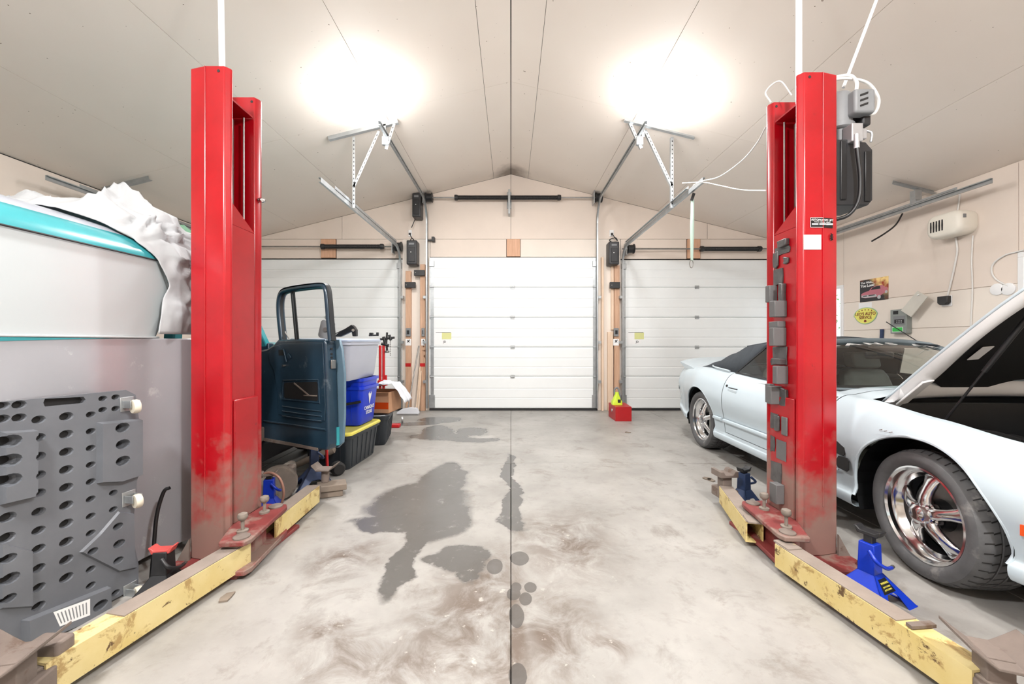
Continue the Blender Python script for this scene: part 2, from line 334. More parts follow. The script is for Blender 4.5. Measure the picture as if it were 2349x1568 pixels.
# lower wall between the doors
for a, b in ((-1.955,-1.465), (1.56,1.98)):
    obj('wall_sheet', MB().box(a, b, YB-.02, YB-.001, 0, 3.084), K['wall2'], wb)
for a, b in ((XL, -4.72), (4.74, XR)):
    obj('wall_sheet', MB().box(a, b, YB-.02, YB-.001, 0, 2.73), K['wall'], wb)
def trim(n, x0, x1, y0, z0, z1, m):
    return st(obj('trim_%d' % n, MB().box(x0, x1, y0, YB-.0205, z0, z1), K[m], keep=True, bevel=.003))
t1 = trim(1, -1.885, -1.79, 7.12, 0, 2.5, 'wood'); t2 = trim(2, -1.625, -1.535, 7.12, 0, 2.62, 'wood')
t3 = trim(3, 1.62, 1.66, 7.12, 0, 2.75, 'woodl'); t4 = trim(4, 1.85, 1.945, 7.12, .0, 2.6, 'wood'); t5 = trim(5, 1.735, 1.83, 7.13, 0, 1.41, 'woodl'); t6 = trim(6, 1.80, 1.845, 7.14, 1.45, 2.72, 'woodl')
for t_, a, b in ((t1, -1.886, -1.789), (t2, -1.626, -1.534)): obj('red_tape', MB().box(a, b, 7.116, 7.119, .79, .85), K['redm'], t_)
# ceiling: two pitches of boards with open seams
for sgn, nm in ((-1, 'ceiling_left'), (1, 'ceiling_right')):
    xe = XL-.15 if sgn < 0 else XR+.15
    ce = obj('ceiling' if sgn < 0 else 'ceiling', MB().prism([(0,YF-.15,ZR+.014),(xe,YF-.15,roof(xe)+.014),(xe,YF-.15,roof(xe)+.1),(0,YF-.15,ZR+.1)], (0,YB-YF+.3,0)), K['dark'], keep=True); st(ce)
    cx = [.003, .31, 1.47, 2.65, 3.84, abs(XL if sgn < 0 else XR)]
    yy = [YF, -2.68, -.24, 2.2, 4.64, YB-.014]
    for k, (a, b) in enumerate(zip(cx, cx[1:])):
        for y0, y1 in zip(yy, yy[1:]):
            g = .0022
            obj('ceiling_board', MB().prism([(sgn*(a+g),y0+.0012,roof(a+g)),(sgn*(b-g),y0+.0012,roof(b-g)),(sgn*(b-g),y0+.0012,roof(b-g)+.012),(sgn*(a+g),y0+.0012,roof(a+g)+.012)], (0,y1-y0-.0024,0)), K['ceil'], ce)
# windows in the right wall
def window(n, y0, y1, z0, z1):
    w = tag(thing('window_%d' % n, None, None, (XR, (y0+y1)/2, z0)), kind='structure')
    m = MB(); t = .05
    for a, b, c, d in ((y0,y1,z0,z0+t),(y0,y1,z1-t,z1),(y0,y0+t,z0+t,z1-t),(y1-t,y1,z0+t,z1-t)): m.box(XR-.025, XR+.12, a, b, c, d)
    obj('window_frame', m, K['white'], w, bevel=.004)
    obj('pane', MB().box(XR+.06, XR+.066, y0+t+.001, y1-t-.001, z0+t+.001, z1-t-.001), K['pane'], w)
window(1, 5.98, 6.75, 1.05, 2.09); window(2, 2.75, 3.92, 1.0, 2.11)
sh = thing('shrub', 'green leafy shrub seen through the narrow window beside the red lift post', 'shrub', (6.4, 6.6, 0))
m = MB(); rr = random.Random(3)
for k in range(1500):
    c = V((6.4+rr.gauss(0,.35), 6.8+rr.gauss(0,.8), .4+rr.random()*2.4)); a = V((rr.gauss(0,1),rr.gauss(0,1),rr.gauss(0,1))).normalized()*.035; b = a.orthogonal().normalized()*.02
    m.add([c-a, c+b, c+a, c-b], [(0,1,2,3)])
tag(obj('foliage', m, K['leaf'], sh, recalc=False), kind='stuff')
obj('stem', MB().cyl((6.4,6.7,-.25), (6.4,6.8,1.6), .03, .015), K['wood'], sh)
# ------------------------------------------------------------------ overhead doors
def od(n, x0, x1, ztop, cx, sticker):
    d = tag(thing('door_%d' % n, None, None, ((x0+x1)/2, 7.157, 0)), kind='structure')
    zs = [.035, .61, 1.137, 1.673, 2.214, ztop]; y = 7.157
    for z0, z1 in zip(zs, zs[1:]):
        m = MB()
        def prof(x):
            hh = z1-z0; out = [(y+.012,z0+.002),(y+.003,z0+.012),(y,z0+.03)]
            for f in (.32, .62): out += [(y,z0+hh*f-.012),(y+.0035,z0+hh*f-.006),(y+.0035,z0+hh*f+.006),(y,z0+hh*f+.012)]
            out += [(y,z1-.03),(y+.003,z1-.012),(y+.012,z1-.002),(y+.045,z1-.002),(y+.045,z0+.002)]
            return [(x, a, b) for a, b in out]
        m.ring([prof(x0), prof(x1)]); obj('door_section', m, K['door'], d)
    for x in (x0+.02, x1-.08):
        for z0, z1 in zip(zs, zs[1:]): obj('end_stile', MB().box(x, x+.06, y-.004, y+.002, z0+.012, z1-.012), K['galv'], d)
    for z in zs[1:-1]:
        for x in (x0+.045, cx, x1-.045):
            h = MB().box(x-.036, x+.036, y-.012, y, z-.03, z+.03); h.cyl((x-.036,y-.014,z), (x+.036,y-.014,z), .011); obj('hinge', h, K['galv'], d, bevel=.002, seg=1)
    for x, s in ((x0+.045,1), (x1-.045,-1)):
        obj('corner_bracket', MB().box(x-.055, x+.055, y-.008, y, .05, .28), K['galv'], d, bevel=.004, seg=1)
        obj('top_roller_bracket', MB().box(x-.045, x+.045, y-.03, y, ztop-.17, ztop-.07), K['galv'], d, bevel=.004, seg=1)
    obj('bottom_seal', MB().box(x0, x1, y-.01, y+.04, .0, .033), K['rubber'], d)
    if sticker is not None:
        sx = sticker
        obj('sticker', MB().box(sx, sx+.13, y-.0025, y-.0005, 1.19, 1.41), K['white'], d); obj('sticker', MB().box(sx+.13, sx+.3, y-.0025, y-.0005, 1.28, 1.395), K['stickery'], d)
        obj('sticker', MB().box(sx+.1, sx+.25, y-.0028, y-.0008, 1.195, 1.27), K['white'], d)
        obj('sticker_line', MB().box(sx+.02, sx+.29, y-.0032, y-.0026, 1.396, 1.404), K['lblack'], d)
        o = piece('lettering', TX['jd'], d, V((sx+.18,y-.0034,1.232))-V(((x0+x1)/2,7.157,0)), (math.pi/2,0,0))
od(1, -4.72, -1.955, 2.715, -3.3, None); od(2, -1.465, 1.555, 2.752, .03, -1.37); od(3, 1.98, 4.74, 2.705, 3.34, 2.09)
# ------------------------------------------------------------------ door tracks, torsion shafts, openers
def track(label, x, zr, yend, rad, ang=None, short=None, dirx=1):
    """x: lateral place, zr: height of the horizontal rail, yend: its near end"""
    t = thing('door_track', label, 'door track', (x, 7.1, 0))
    y0 = 7.09
    def chan(path, nm, w=.05, dpt=.026):
        m = MB(); rings = []
        for i, p in enumerate(path):
            d = (path[min(i+1,len(path)-1)]-path[max(i-1,0)]).normalized(); s = V((1,0,0)); u = s.cross(d).normalized()
            a, b, th = w/2, dpt, .004
            rings.append([p+u*q+s*r*dirx for q, r in ((-a,0),(-a,b),(-a+.01,b),(-a+th,b-th),(-a+th,th),(a-th,th),(a-th,b-th),(a-.01,b),(a,b),(a,0))])
        return obj(nm, m.ring(rings), K['galv'], t, smooth=40)
    c = V((x, y0-rad, zr-rad))
    chan([V((x,y0,.05)), V((x,y0,zr-rad))], 'vertical_rail')
    chan([c+V((0, rad*math.cos(a), rad*math.sin(a))) for a in [math.pi/2*k/10 for k in range(11)]], 'curved_rail')
    chan([V((x,y0-rad,zr)), V((x,yend,zr))], 'horizontal_rail')
    obj('reinforcing_angle', MB().angle((x-dirx*.004, y0-rad, zr+.03), (x-dirx*.004, yend+.32, zr+.03), .032), K['galv'], t)
    for z in (.5, 1.2, 2.0):
        if z < zr-rad: obj('jamb_bracket', MB().box(min(x,x-dirx*.05), max(x,x-dirx*.05), 7.05, 7.12, z, z+.05), K['galv'], t, bevel=.003, seg=1)
    return t
def strut(t, a, b, nm='hanger_strut', w=.032):
    a, b = V(a), V(b); o = obj(nm, MB().angle(a, b, w, up=(0,1,0)), K['galv'], t)
    n = max(2, int((b-a).length/.05)); d = (b-a)/n; m = MB(); x = (b-a).cross(V((0,1,0))).normalized(); dn = d.normalized()
    for k in range(1, n): m.obox(a+d*k+x*w*.5+V((0,-.0018,0)), dn*.009, x*.005, V((0,.0004,0)))
    tag(obj('perforation', m, K['dark'], o), kind='stuff')
    return o
def ceil_angle(t, xa, xb, y): obj('ceiling_angle', MB().angle((xa, y, roof(xa)-.045), (xb, y, roof(xb)-.045), .045), K['galv'], t)
for s, side in ((-1, 'left'), (1, 'right')):
    e = 'beside the left post of the middle door' if s < 0 else 'beside the right post of the middle door'
    t = track('tall galvanized overhead door track for the middle door, '+('left' if s < 0 else 'right')+' rail rising to the ceiling', s*1.53+.02, 3.72, 4.52, .38, dirx=-s)
    ceil_angle(t, s*1.36, s*2.2, 4.8); x = s*1.53+.02
    strut(t, (x+s*.03, 4.8, roof(x)-.03), (x+s*.03, 4.8, 3.70)); strut(t, (s*1.42, 4.8, roof(1.42)-.04), (x+s*.01, 4.8, 3.56)); obj('rail_clip', MB().box(x-.04, x+.04, 4.78, 4.82, 3.6, 3.7), K['galv'], t, bevel=.003)
    x = s*1.965+.01
    t = track('low galvanized track of the '+side+' door, its rail ending in mid air', x, 2.9, 4.1, .3, dirx=s)
    strut(t, (x-s*.03, 4.84, roof(x)-.05), (x-s*.03, 4.84, 2.86)); strut(t, (s*1.62, 4.84, roof(1.62)-.06), (x-s*.03, 4.84, 3.12))
    x = s*4.62 if s < 0 else 4.78
    t = track('galvanized door track along the '+side+' wall under the eave', x, 2.86 if s < 0 else 2.83, 3.95, .3, dirx=-s)
    ceil_angle(t, x-.28 if s > 0 else x+.35, x+.2 if s > 0 else x-.2, 4.7); strut(t, (x, 4.7, roof(x)-.04), (x, 4.7, 2.82), w=.07); obj('perforated_plate', MB().box(x-.05 , x+.03, 4.66, 4.665, 2.9, roof(x)-.05), K['galv'], t)
def shaft(x0, x1, z, sp0, sp1, label, plate=None, drums=()):
    t = thing('torsion_shaft', label, 'torsion spring', ((x0+x1)/2, 7.08, z))
    y = 7.08
    obj('shaft', MB().cyl((x0,y,z), (x1,y,z), .0125), K['steel'], t, smooth=40)
    n = int((sp1-sp0)/.016); prof = []
    for k in range(n):
        h = sp0+(sp1-sp0)*k/n; prof += [(.036, h), (.040, h+.005), (.036, h+.0105)]
    obj('spring', MB().lathe(prof, (0,y,z), (1,0,0), 16), K['black'], t, smooth=60)
    for h in (sp0, sp1): obj('winding_cone', MB().lathe([(.02,h-.03),(.05,h-.03),(.05,h+.01),(.042,h+.03)], (0,y,z), (1,0,0), 16), K['lblack'], t, smooth=40)
    if plate is not None:
        obj('centre_bracket', MB().box(plate-.018, plate+.018, 7.03, 7.195, z-.3, z+.13).box(plate-.04, plate+.04, 7.185, 7.195, z-.16, z+.14), K['galv'], t, bevel=.003)
        obj('bearing', MB().cyl((plate-.02,y,z), (plate+.02,y,z), .05), K['galv'], t, smooth=40)
    for h in drums: obj('cable_drum', MB().lathe([(.03,-.06),(.085,-.06),(.085,-.045),(.07,-.04),(.07,.04),(.085,.045),(.085,.06),(.03,.06)], (h,y,z), (1,0,0), 24), K['lblack'], t, smooth=40); obj('end_plate', MB().box(h-.1, h-.085, 7.0, 7.16, z-.12, z+.1), K['galv'], t)
    return t
shaft(-1.5, 1.6, 3.795, -.97, .86, 'long black torsion springs on the shaft above the middle garage door', -.03, (-1.455, 1.56))
shaft(-4.6, -1.95, 2.925, -3.34, -2.29, 'torsion shaft with one black spring above the left garage door', None, (-2.0,))
shaft(1.98, 4.7, 2.885, 3.4, 4.42, 'torsion shaft with one black spring above the right garage door', None, (2.13,))
def opener(px0, px1, py0, py1, label, cord):
    Y = 6.97; a = P(px0, py1, Y); b = P(px1, py0, Y)
    t = thing('door_opener', label, 'door opener', ((a.x+b.x)/2, Y+.1, a.z))
    obj('housing', MB().box(a.x, b.x, Y, 7.19, a.z, b.z), K['opener'], t, bevel=.02, seg=3)
    w = b.x-a.x; h = b.z-a.z
    obj('front_panel', MB().box(a.x+w*.2, b.x-w*.16, Y-.012, Y-.001, a.z+h*.1, b.z-h*.3), K['lblack'], t, bevel=.005)
    obj('front_panel', MB().box(a.x+w*.25, b.x-w*.25, Y-.008, Y-.001, b.z-h*.2, b.z-h*.12), K['grey'], t)
    obj('indicator', MB().cyl((a.x+w*.45,Y-.016,a.z+h*.5), (a.x+w*.45,Y-.0125,a.z+h*.5), .008), K['label'], t)
    obj('power_cord', MB().tube([P(x, y, 7.1) for x, y in cord], .008), K['black'], t, smooth=60)
opener(945, 965, 441, 497, 'black jackshaft opener high up beside the middle door', ((955,490),(951,505),(944,522)))
opener(932, 956, 550, 606, 'dark grey jackshaft opener beside the left garage door', ((940,553),(945,546),(950,551),(944,544),(941,538)))
opener(1397, 1421, 553, 606, 'dark grey jackshaft opener beside the right garage door with an outlet above', ((1405,556),(1398,550),(1412,545),(1416,552),(1404,536)))
o = MB(); c = P(1403,535,7.19); ou = thing('wall_outlet', 'white wall outlet above the right door opener', 'outlet', c)
obj('cover_plate', o.box(c.x-.038, c.x+.038, 7.18, 7.1959, c.z-.06, c.z+.06), K['white'], ou, bevel=.004); obj('plug', MB().box(c.x-.018, c.x+.018, 7.15, 7.179, c.z-.04, c.z), K['lblack'], ou, bevel=.004)
c = P(941,535,7.19); ou = thing('wall_outlet', 'small white outlet with cords between the two left door openers', 'outlet', c)
obj('cover_plate', MB().box(c.x-.03, c.x+.03, 7.18, 7.1959, c.z-.06, c.z+.06), K['white'], ou, bevel=.004); obj('plug', MB().box(c.x-.018, c.x+.018, 7.15, 7.179, c.z-.03, c.z), K['lblack'], ou, bevel=.004)
for a, b, c_, d, lab in ((950,974,619,632,'dark cable keeper plate higher on the left wood post'), (929,953,647,660,'dark cable keeper plate on the stud left of the middle door'), (1399,1422,647,661,'dark cable keeper plate on the stud right of the middle door')):
    p0 = P(a, d, 7.08); p1 = P(b, c_, 7.08); t = thing('cable_keeper', lab, 'bracket', ((p0.x+p1.x)/2, 7.1, p0.z))
    obj('plate', MB().box(p0.x, p1.x, 7.06, 7.118, p0.z, p1.z), K['lblack'], t, bevel=.004); obj('screw', MB().cyl((p0.x+.03,7.05,(p0.z+p1.z)/2), (p0.x+.03,7.06,(p0.z+p1.z)/2), .008), K['steel'], t)
for a, b, lab in ((931,942,'grey door control button on the stud left of the middle door'), (967,974,'narrow grey door control button beside the middle door track'), (1408,1419,'grey door control button on the stud right of the middle door')):
    p0 = P(a, 771, 7.1); p1 = P(b, 752, 7.1); t = thing('wall_button', lab, 'switch', ((p0.x+p1.x)/2, 7.11, p0.z))
    obj('switch_box', MB().box(p0.x, p1.x, 7.09, 7.119, p0.z, p1.z), K['grey'], t, bevel=.004); obj('button', MB().box(p0.x+.022, p1.x-.022, 7.08, 7.0899, p0.z+.04, p1.z-.04), K['lblack'], t, bevel=.003)
    p0 = P(a-1, 792, 7.11); p1 = P(b+1, 777, 7.11)
    s_ = obj('sticker', MB().box(p0.x, p1.x, 7.117, 7.119, p0.z, p1.z), K['white'], t); obj('sticker_print', MB().bar((p0.x+.03,7.116,p0.z+.055), (p1.x-.025,7.116,p1.z-.015), .002, .014).bar((p0.x+.03,7.116,p1.z-.02), (p1.x-.03,7.116,p0.z+.055), .002, .012), K['black'], s_)
c = P(990,549,7.1); tag(obj('lock_bracket', MB().box(c.x-.1, c.x+.02, 7.12, 7.15, c.z-.02, c.z+.005).box(c.x, c.x+.05, 7.09, 7.189, c.z-.03, c.z+.05), K['lblack'], bevel=.004), 'small dark bracket on the header beside the middle door track', 'bracket')
# ------------------------------------------------------------------ ceiling lamps
def lamp(x, y, label, group=None, pw=1., gs=.2):
    z = roof(x); nrm = V((SL*(1 if x > 0 else -1), 0, 1)).normalized(); dn = -nrm
    t = thing('ceiling_lamp', label, 'lamp', (x, y, z-.12), group=group)
    o = V((x,y,z)); u = V((0,1,0)); w = nrm.cross(u)
    obj('lamp_base', MB().lathe([(.03,0),(.05,.0),(.05,.035),(.03,.06),(.03,.1)], o, dn, 20), K['white'], t, smooth=40)
    obj('centre_disc', MB().lathe([(.045,.1),(.05,.11),(.045,.122)], o, dn, 20), K['led'], t, smooth=40)
    for k in range(5):
        a = 2*math.pi*(k/5+.05); d = u*math.cos(a)+w*math.sin(a); e = u*-math.sin(a)+w*math.cos(a); q = (d*.93+dn*.3).normalized(); nn = q.cross(e)
        pt = o+dn*.1+d*.065
        obj('led_panel', MB().obox(pt+q*.075, q*.075, e*.05, nn*.008), K['led'], t, bevel=.006)
    l = bpy.data.lights.new('lamp_light', 'AREA'); l.shape = 'DISK'; l.size = .3; l.energy = LAMP_W*pw; l.color = (.985,.99,1)
    lo = bpy.data.objects.new('lamp_light', l); lo.location = dn*.21+V((0,0,.12)); lo.rotation_euler = nrm.to_track_quat('Z','Y').to_euler(); lo.parent = t; C.objects.link(lo)
    l2 = bpy.data.lights.new('lamp_glow', 'POINT'); l2.energy = LAMP_W*pw*gs; l2.shadow_soft_size = .14; l2.color = l.color
    lo = bpy.data.objects.new('lamp_glow', l2); lo.location = dn*.34+V((0,0,.12)); lo.parent = t; C.objects.link(lo)
lamp(-1.56, 4.24, 'five-panel LED ceiling lamp glowing on the left roof pitch', None, .54, .42); lamp(1.64, 4.24, 'five-panel LED ceiling lamp glowing on the right roof pitch', None, .54, .42)
for x, q in ((-1.6, 'left'), (1.6, 'right')): lamp(x, -.3, 'five-panel LED lamp added for brightness behind the camera, %s pitch' % q, 'lamps added behind the camera', .86, 1.75)  # unseen pair, added to brighten the room
# ------------------------------------------------------------------ two-post car lift (each post a thing with its arms)
def lift_post(s, dx, dy, label):
    X = lambda x: -s*x if s < 0 else -x+dx        # left-post x (negative) -> this post
    X = (lambda x: x) if s < 0 else (lambda x: -x+dx)
    Yy = lambda y: y+dy
    t = thing('lift_post', label, 'car lift', (X(-1.68), Yy(2.35), 0))
    pr = lambda pts, z0, z1: MB().prism([(X(x), Yy(y), z0) for x, y in pts], (0,0,z1-z0))
    HT = 2.757
    col = obj('column', pr([(-1.585,2.2),(-1.563,2.228),(-1.563,2.24),(-1.775,2.24),(-1.775,2.482),(-1.60,2.482),(-1.583,2.512),(-1.583,2.53),(-1.61,2.558),(-1.69,2.558),(-1.79,2.53),(-1.79,2.225),(-1.69,2.2)], .022, HT), K['red'], t, bevel=.006)
    for x, y in ((-1.615, 2.2), (-1.615, 2.482)): obj('bolt_hole', MB().cyl((X(x),Yy(y)-.0015,HT-.03), (X(x),Yy(y)+.001,HT-.03), .008), K['dark'], col)
    obj('weld_seam', MB().cyl((X(-1.69),Yy(2.199),.3), (X(-1.69),Yy(2.199),HT-.004), .0035, n=6), K['red'], col)
    obj('top_plate', pr([(-1.6,2.25),(-1.6,2.47),(-1.77,2.47),(-1.77,2.25)], HT-.14, HT-.13), K['red'], t)
    obj('lift_cylinder', MB().cyl((X(-1.69),Yy(2.37),.1), (X(-1.69),Yy(2.37),HT-.2), .035), K['steel'], t, smooth=40)
    obj('lift_cable', MB().cyl((X(-1.63),Yy(2.43),.3), (X(-1.63),Yy(2.43),HT-.16), .005), K['steel'], t)
    # carriage
    car = obj('carriage', pr([(-1.585,2.252),(-1.585,2.462),(-1.66,2.462),(-1.66,2.252)], .2, 1.9), K['red'], t, bevel=.004)
    car2 = obj('carriage', pr([(-1.565,2.256),(-1.565,2.466),(-1.64,2.466),(-1.64,2.256)], .2, .90), K['red'], t, bevel=.006)
    b = MB(); x0, x1 = X(-1.585), X(-1.6); b.add([(x0,Yy(2.252),1.9),(x0,Yy(2.462),1.9),(x0,Yy(2.252),2.03),(x1-(.06 if s < 0 else -.06),Yy(2.252),1.9),(x1-(.06 if s < 0 else -.06),Yy(2.462),1.9),(x1-(.06 if s < 0 else -.06),Yy(2.252),2.03)], [(0,1,2),(3,5,4),(0,3,4,1),(1,4,5,2),(2,5,3,0)])
    obj('carriage_top', b, K['red'], t)
    # foot
    obj('base_plate', pr([(-1.85,2.04),(-1.42,2.06),(-1.40,2.64),(-1.85,2.70)], .0, .022), K['basered'], t, bevel=.004)
    for y in (2.2, 2.53):
        obj('gusset', MB().prism([(X(-1.78),Yy(y),.022),(X(-1.845),Yy(y),.022),(X(-1.78),Yy(y),.14)], (0,.012,0)), K['dirty'], t)
    for x, y in ((-1.82,2.1), (-1.82,2.64), (-1.82,2.36)):
        bo = obj('anchor_bolt', MB().cyl((X(x),Yy(y),.022), (X(x),Yy(y),.065), .011).lathe([(.0,.03),(.022,.03),(.022,.042),(0,.042)], (X(x),Yy(y),0), (0,0,1), 6), K['steel'], t)
    # arm yoke: upper and lower plate between which the arms pivot
    yk = [(-1.50,2.04),(-1.375,2.05),(-1.36,2.09),(-1.405,2.50),(-1.425,2.53),(-1.56,2.54),(-1.58,2.26),(-1.56,2.2)]
    obj('arm_yoke', pr(yk, .175, .202), K['basered'], t, bevel=.006)
    obj('arm_yoke', pr(yk, .024, .05), K['basered'], t, bevel=.004)
    obj('yoke_web', pr([(-1.47,2.2),(-1.44,2.24),(-1.45,2.36),(-1.56,2.45),(-1.56,2.2)], .05, .175), K['basered'], t)
    for x, y in ((-1.455,2.16), (-1.485,2.40)):
        k = obj('restraint_pin', MB().lathe([(.028,.202),(.028,.212),(.009,.214),(.009,.26),(.022,.272),(.026,.286),(.022,.3),(.008,.306)], (X(x),Yy(y),0), (0,0,1), 16), K['cast'], t, smooth=40)
    for x, y in ((-1.42,2.1), (-1.47,2.49)): obj('pivot_pin', MB().lathe([(.04,.202),(.04,.208),(.034,.211)], (X(x),Yy(y),0), (0,0,1), 24), K['dirty'], t, smooth=40)
    obj('coil_spring', MB().tube([(X(-1.50)+.012*math.cos(a), Yy(2.30)+.012*math.sin(a), .05+.125*a/44) for a in [k*.8 for k in range(56)]], .003, 5, 0), K['steel'], t)
    return t, X, Yy
def arm(t, a, b, w, z0, z1, inner, pad=None, hollow=False, patch=None):
    """a -> b: centre line of the outer tube on the floor plane; inner: length of the sliding tube past b"""
    a, b = V((*a,0)), V((*b,0)); d = (b-a).normalized(); n = V((-d.y, d.x, 0)); th = .009
    m = MB(); pts = lambda q, zz0, zz1, ww: [q-n*ww/2+V((0,0,zz0)), q+n*ww/2+V((0,0,zz0)), q+n*ww/2+V((0,0,zz1)), q-n*ww/2+V((0,0,zz1))]
    ro = [pts(a,z0,z1,w), pts(b,z0,z1,w)]; ri = [pts(a,z0+th,z1-th,w-2*th), pts(b,z0+th,z1-th,w-2*th)]
    m.ring(ro, cap=False).ring(ri, cap=False)
    for k in (0, 1):
        q = len(m.v); m.v += [V(p) for p in ro[k]+ri[k]]; m.f += [(q+j, q+(j+1)%4, q+(j+1)%4+4, q+j+4) for j in range(4)]
    ar = obj('arm', m, K['yel'], t)
    tl_ = (b-a).length*(.72 if inner > .1 else 1); obj('arm_top', MB().obox(a+d*tl_/2+V((0,0,z1+.002)), d*tl_/2, n*w*.47, V((0,0,.0025))), K['armtop'], ar)
    e = b+d*inner
    obj('sliding_tube', MB().ring([pts(b-d*.15,z0+.014,z1-.012,w-.03), pts(e,z0+.014,z1-.012,w-.03)]), K['armtop'] if inner > .1 else K['dirty'], ar, bevel=.004)
    obj('weld_collar', MB().obox(a+d*.03+V((0,0,z1+.006)), d*.05, n*w*.42, V((0,0,.006))), K['armtop'], ar, bevel=.003)
    if patch: obj('paint_patch', MB().obox(a+d*patch+n*(w/2+.0005)*pside(t)+V((0,0,(z0+z1)/2+.01)), d*.075, n*.0006, V((0,0,.04))), K['aqua'], ar)
    return ar
def pside(t): return -1 if t.location.x < 0 else 1
def saddle(ar, c, ztop, rot, kind):
    c = V((*c,0)); R = Matrix.Rotation(rot, 3, 'Z')
    L = lambda x, y, z: c+R@V((x,y,0))+V((0,0,z))
    post = obj('pad_post', MB().ring([[L(x,y,z) for x, y in ((-.035,-.035),(.035,-.035),(.035,.035),(-.035,.035))] for z in (.12, ztop-.04)]), K['dirty'], ar, bevel=.003)
    m = MB()
    if kind:
        top = [(-.1,.055),(-.06,.022),(-.03,.0),(.03,.0),(.06,.022),(.1,.055)]
        m.ring([[L(x,y,ztop-.045+z+dz) for x, z, dz in [(a,b,0) for a, b in top]+[(a,b,-.012) for a, b in top[::-1]]] for y in (-.075, .075)])
    else:
        m.ring([[L(x,y,ztop-.045+z) for x, z in ((-.07,.045),(-.045,.045),(-.03,.02),(.03,.02),(.045,.045),(.07,.045),(.07,0),(-.07,0))] for y in (-.06, .06)])
    obj('saddle', m, K['dirty'], post, bevel=.003)
    sl = obj('pad_sleeve', MB().obox(L(0,0,.1), R@V((.06,0,0)), R@V((0,.075,0)), V((0,0,.035))), K['dirty'], ar, bevel=.006)
tl, XX, YY = lift_post(-1, 0, 0, 'red two-post lift column on the left, in front of the pickup truck')
ar = arm(tl, (-1.445,2.15), (-1.60,1.34), .095, .035, .155, .22); saddle(ar, (-1.585,1.27), .27, .2, 1)
obj('pad_block', MB().box(-1.66,-1.55,1.36,1.42,.12,.2), K['dirty'], ar, bevel=.01)
ar = arm(tl, (-1.465,2.40), (-1.48,2.98), .095, .035, .155, .06)
tr, XX, YY = lift_post(1, .073, .05, 'red two-post lift column on the right, beside the white convertible')
ar = arm(tr, (1.455,2.13), (1.557,1.31), .095, .035, .155, .14, patch=.42); saddle(ar, (1.575,1.30), .26, -.35, 1)
obj('end_plate', MB().box(1.55,1.66,1.19,1.21,.045,.14), K['lblack'], ar, bevel=.004)
obj('stop_plate', MB().obox((1.545,1.50,.165), (.05,.004,0), (0,.012,0), (0,0,.006)), K['dirty'], ar)
ar = arm(tr, (1.45,2.37), (1.60,2.96), .095, .035, .155, .04); saddle(ar, (1.61,3.0), .27, .1, 0)
# labels and magnets / foam pads on the right post
Yf = 2.25
def onpost(px, py): return P(px, py, Yf-.003)
a, b = onpost(1859,521), onpost(1912,499)
pl = obj('data_plate', MB().prism([(a.x,Yf-.0015,a.z),(1.763,Yf-.0015,a.z),(1.763,Yf-.0015,b.z),(a.x,Yf-.0015,b.z)], (0,-.0012,0)).prism([(1.763,Yf-.0015,a.z),(1.763+.067,Yf+.0145,a.z),(1.763+.067,Yf+.0145,b.z),(1.763,Yf-.0015,b.z)], (-.0004,-.0012,0)), K['black'], tr)
c = WM[tr.name].inverted() @ V(((a.x+1.826)/2-.002, Yf-.005, b.z-.014)); piece('lettering', TX['lift'], pl, c, (math.pi/2,0,math.radians(7)))
c = WM[tr.name].inverted() @ V(((a.x+1.826)/2-.002, Yf-.005, b.z-.026)); piece('lettering', TX['lift2'], pl, c, (math.pi/2,0,math.radians(7)))
m = MB()
for k in range(3): x = a.x+.008+.042*k; yo = 0 if k < 2 else .008; m.box(x, x+.036, Yf-.0045+yo*.3, Yf-.0038+yo, b.z-.04, b.z-.032)
obj('blank_field', m, K['label'], pl)
fr = MB()
for z in (a.z, b.z): fr.box(a.x, 1.763, Yf-.0042, Yf-.0026, z-.001, z+.001)
fr.box(a.x-.001, a.x+.001, Yf-.0042, Yf-.0026, a.z, b.z); obj('plate_border', fr, K['label'], pl)
a, b = onpost(1844,572), onpost(1884,538); obj('paper_label', MB().box(a.x, b.x, Yf-.003, Yf-.0015, a.z, b.z), K['paper'], tr)
m = MB(); c = P(1903,545,Yf+.02)
for k in range(7):
    q = k*.9; m.bar(c+V((0,-.016,0)), c+V((.01*math.cos(q),-.014,.022*math.sin(q))), .003, .004, up=(0,1,0))
obj('ink_splat', m, K['black'], tr)
# foam pads taped to the right carriage: (px0, py0, px1, py1, thickness, material)
pads = [(1781,549,1812,566,.03,'tape'),(1779,566,1812,585,.006,'tape'),(1773,578,1788,613,.012,'tape'),(1800,590,1811,604,.014,'tape'),(1777,618,1797,651,.008,'tape'),(1761,655,1784,693,.05,'foam'),(1784,650,1805,695,.03,'tape'),
        (1763,690,1806,727,.075,'foam'),(1762,737,1803,751,.05,'foam'),(1763,753,1768+20,793,.05,'foam'),(1770,751,1805,793,.08,'foam'),(1773,795,1808,836,.012,'tape'),(1767,823,1807,836,.05,'tape'),
        (1771,839,1809,880,.07,'foam'),(1762,880,1772,923,.035,'foam'),(1771,885,1795,926,.07,'foam'),(1794,890,1809,930,.02,'tape'),(1769,945,1786,985,.006,'tape'),(1779,951,1790,987,.014,'tape'),(1795,956,1808,998,.01,'foam'),
        (1769,1001,1778,1035,.004,'tape'),(1782,1010,1804,1054,.004,'foam'),(1769,1060,1793,1102,.005,'tape'),(1764,1108,1800,1152,.05,'foam')]
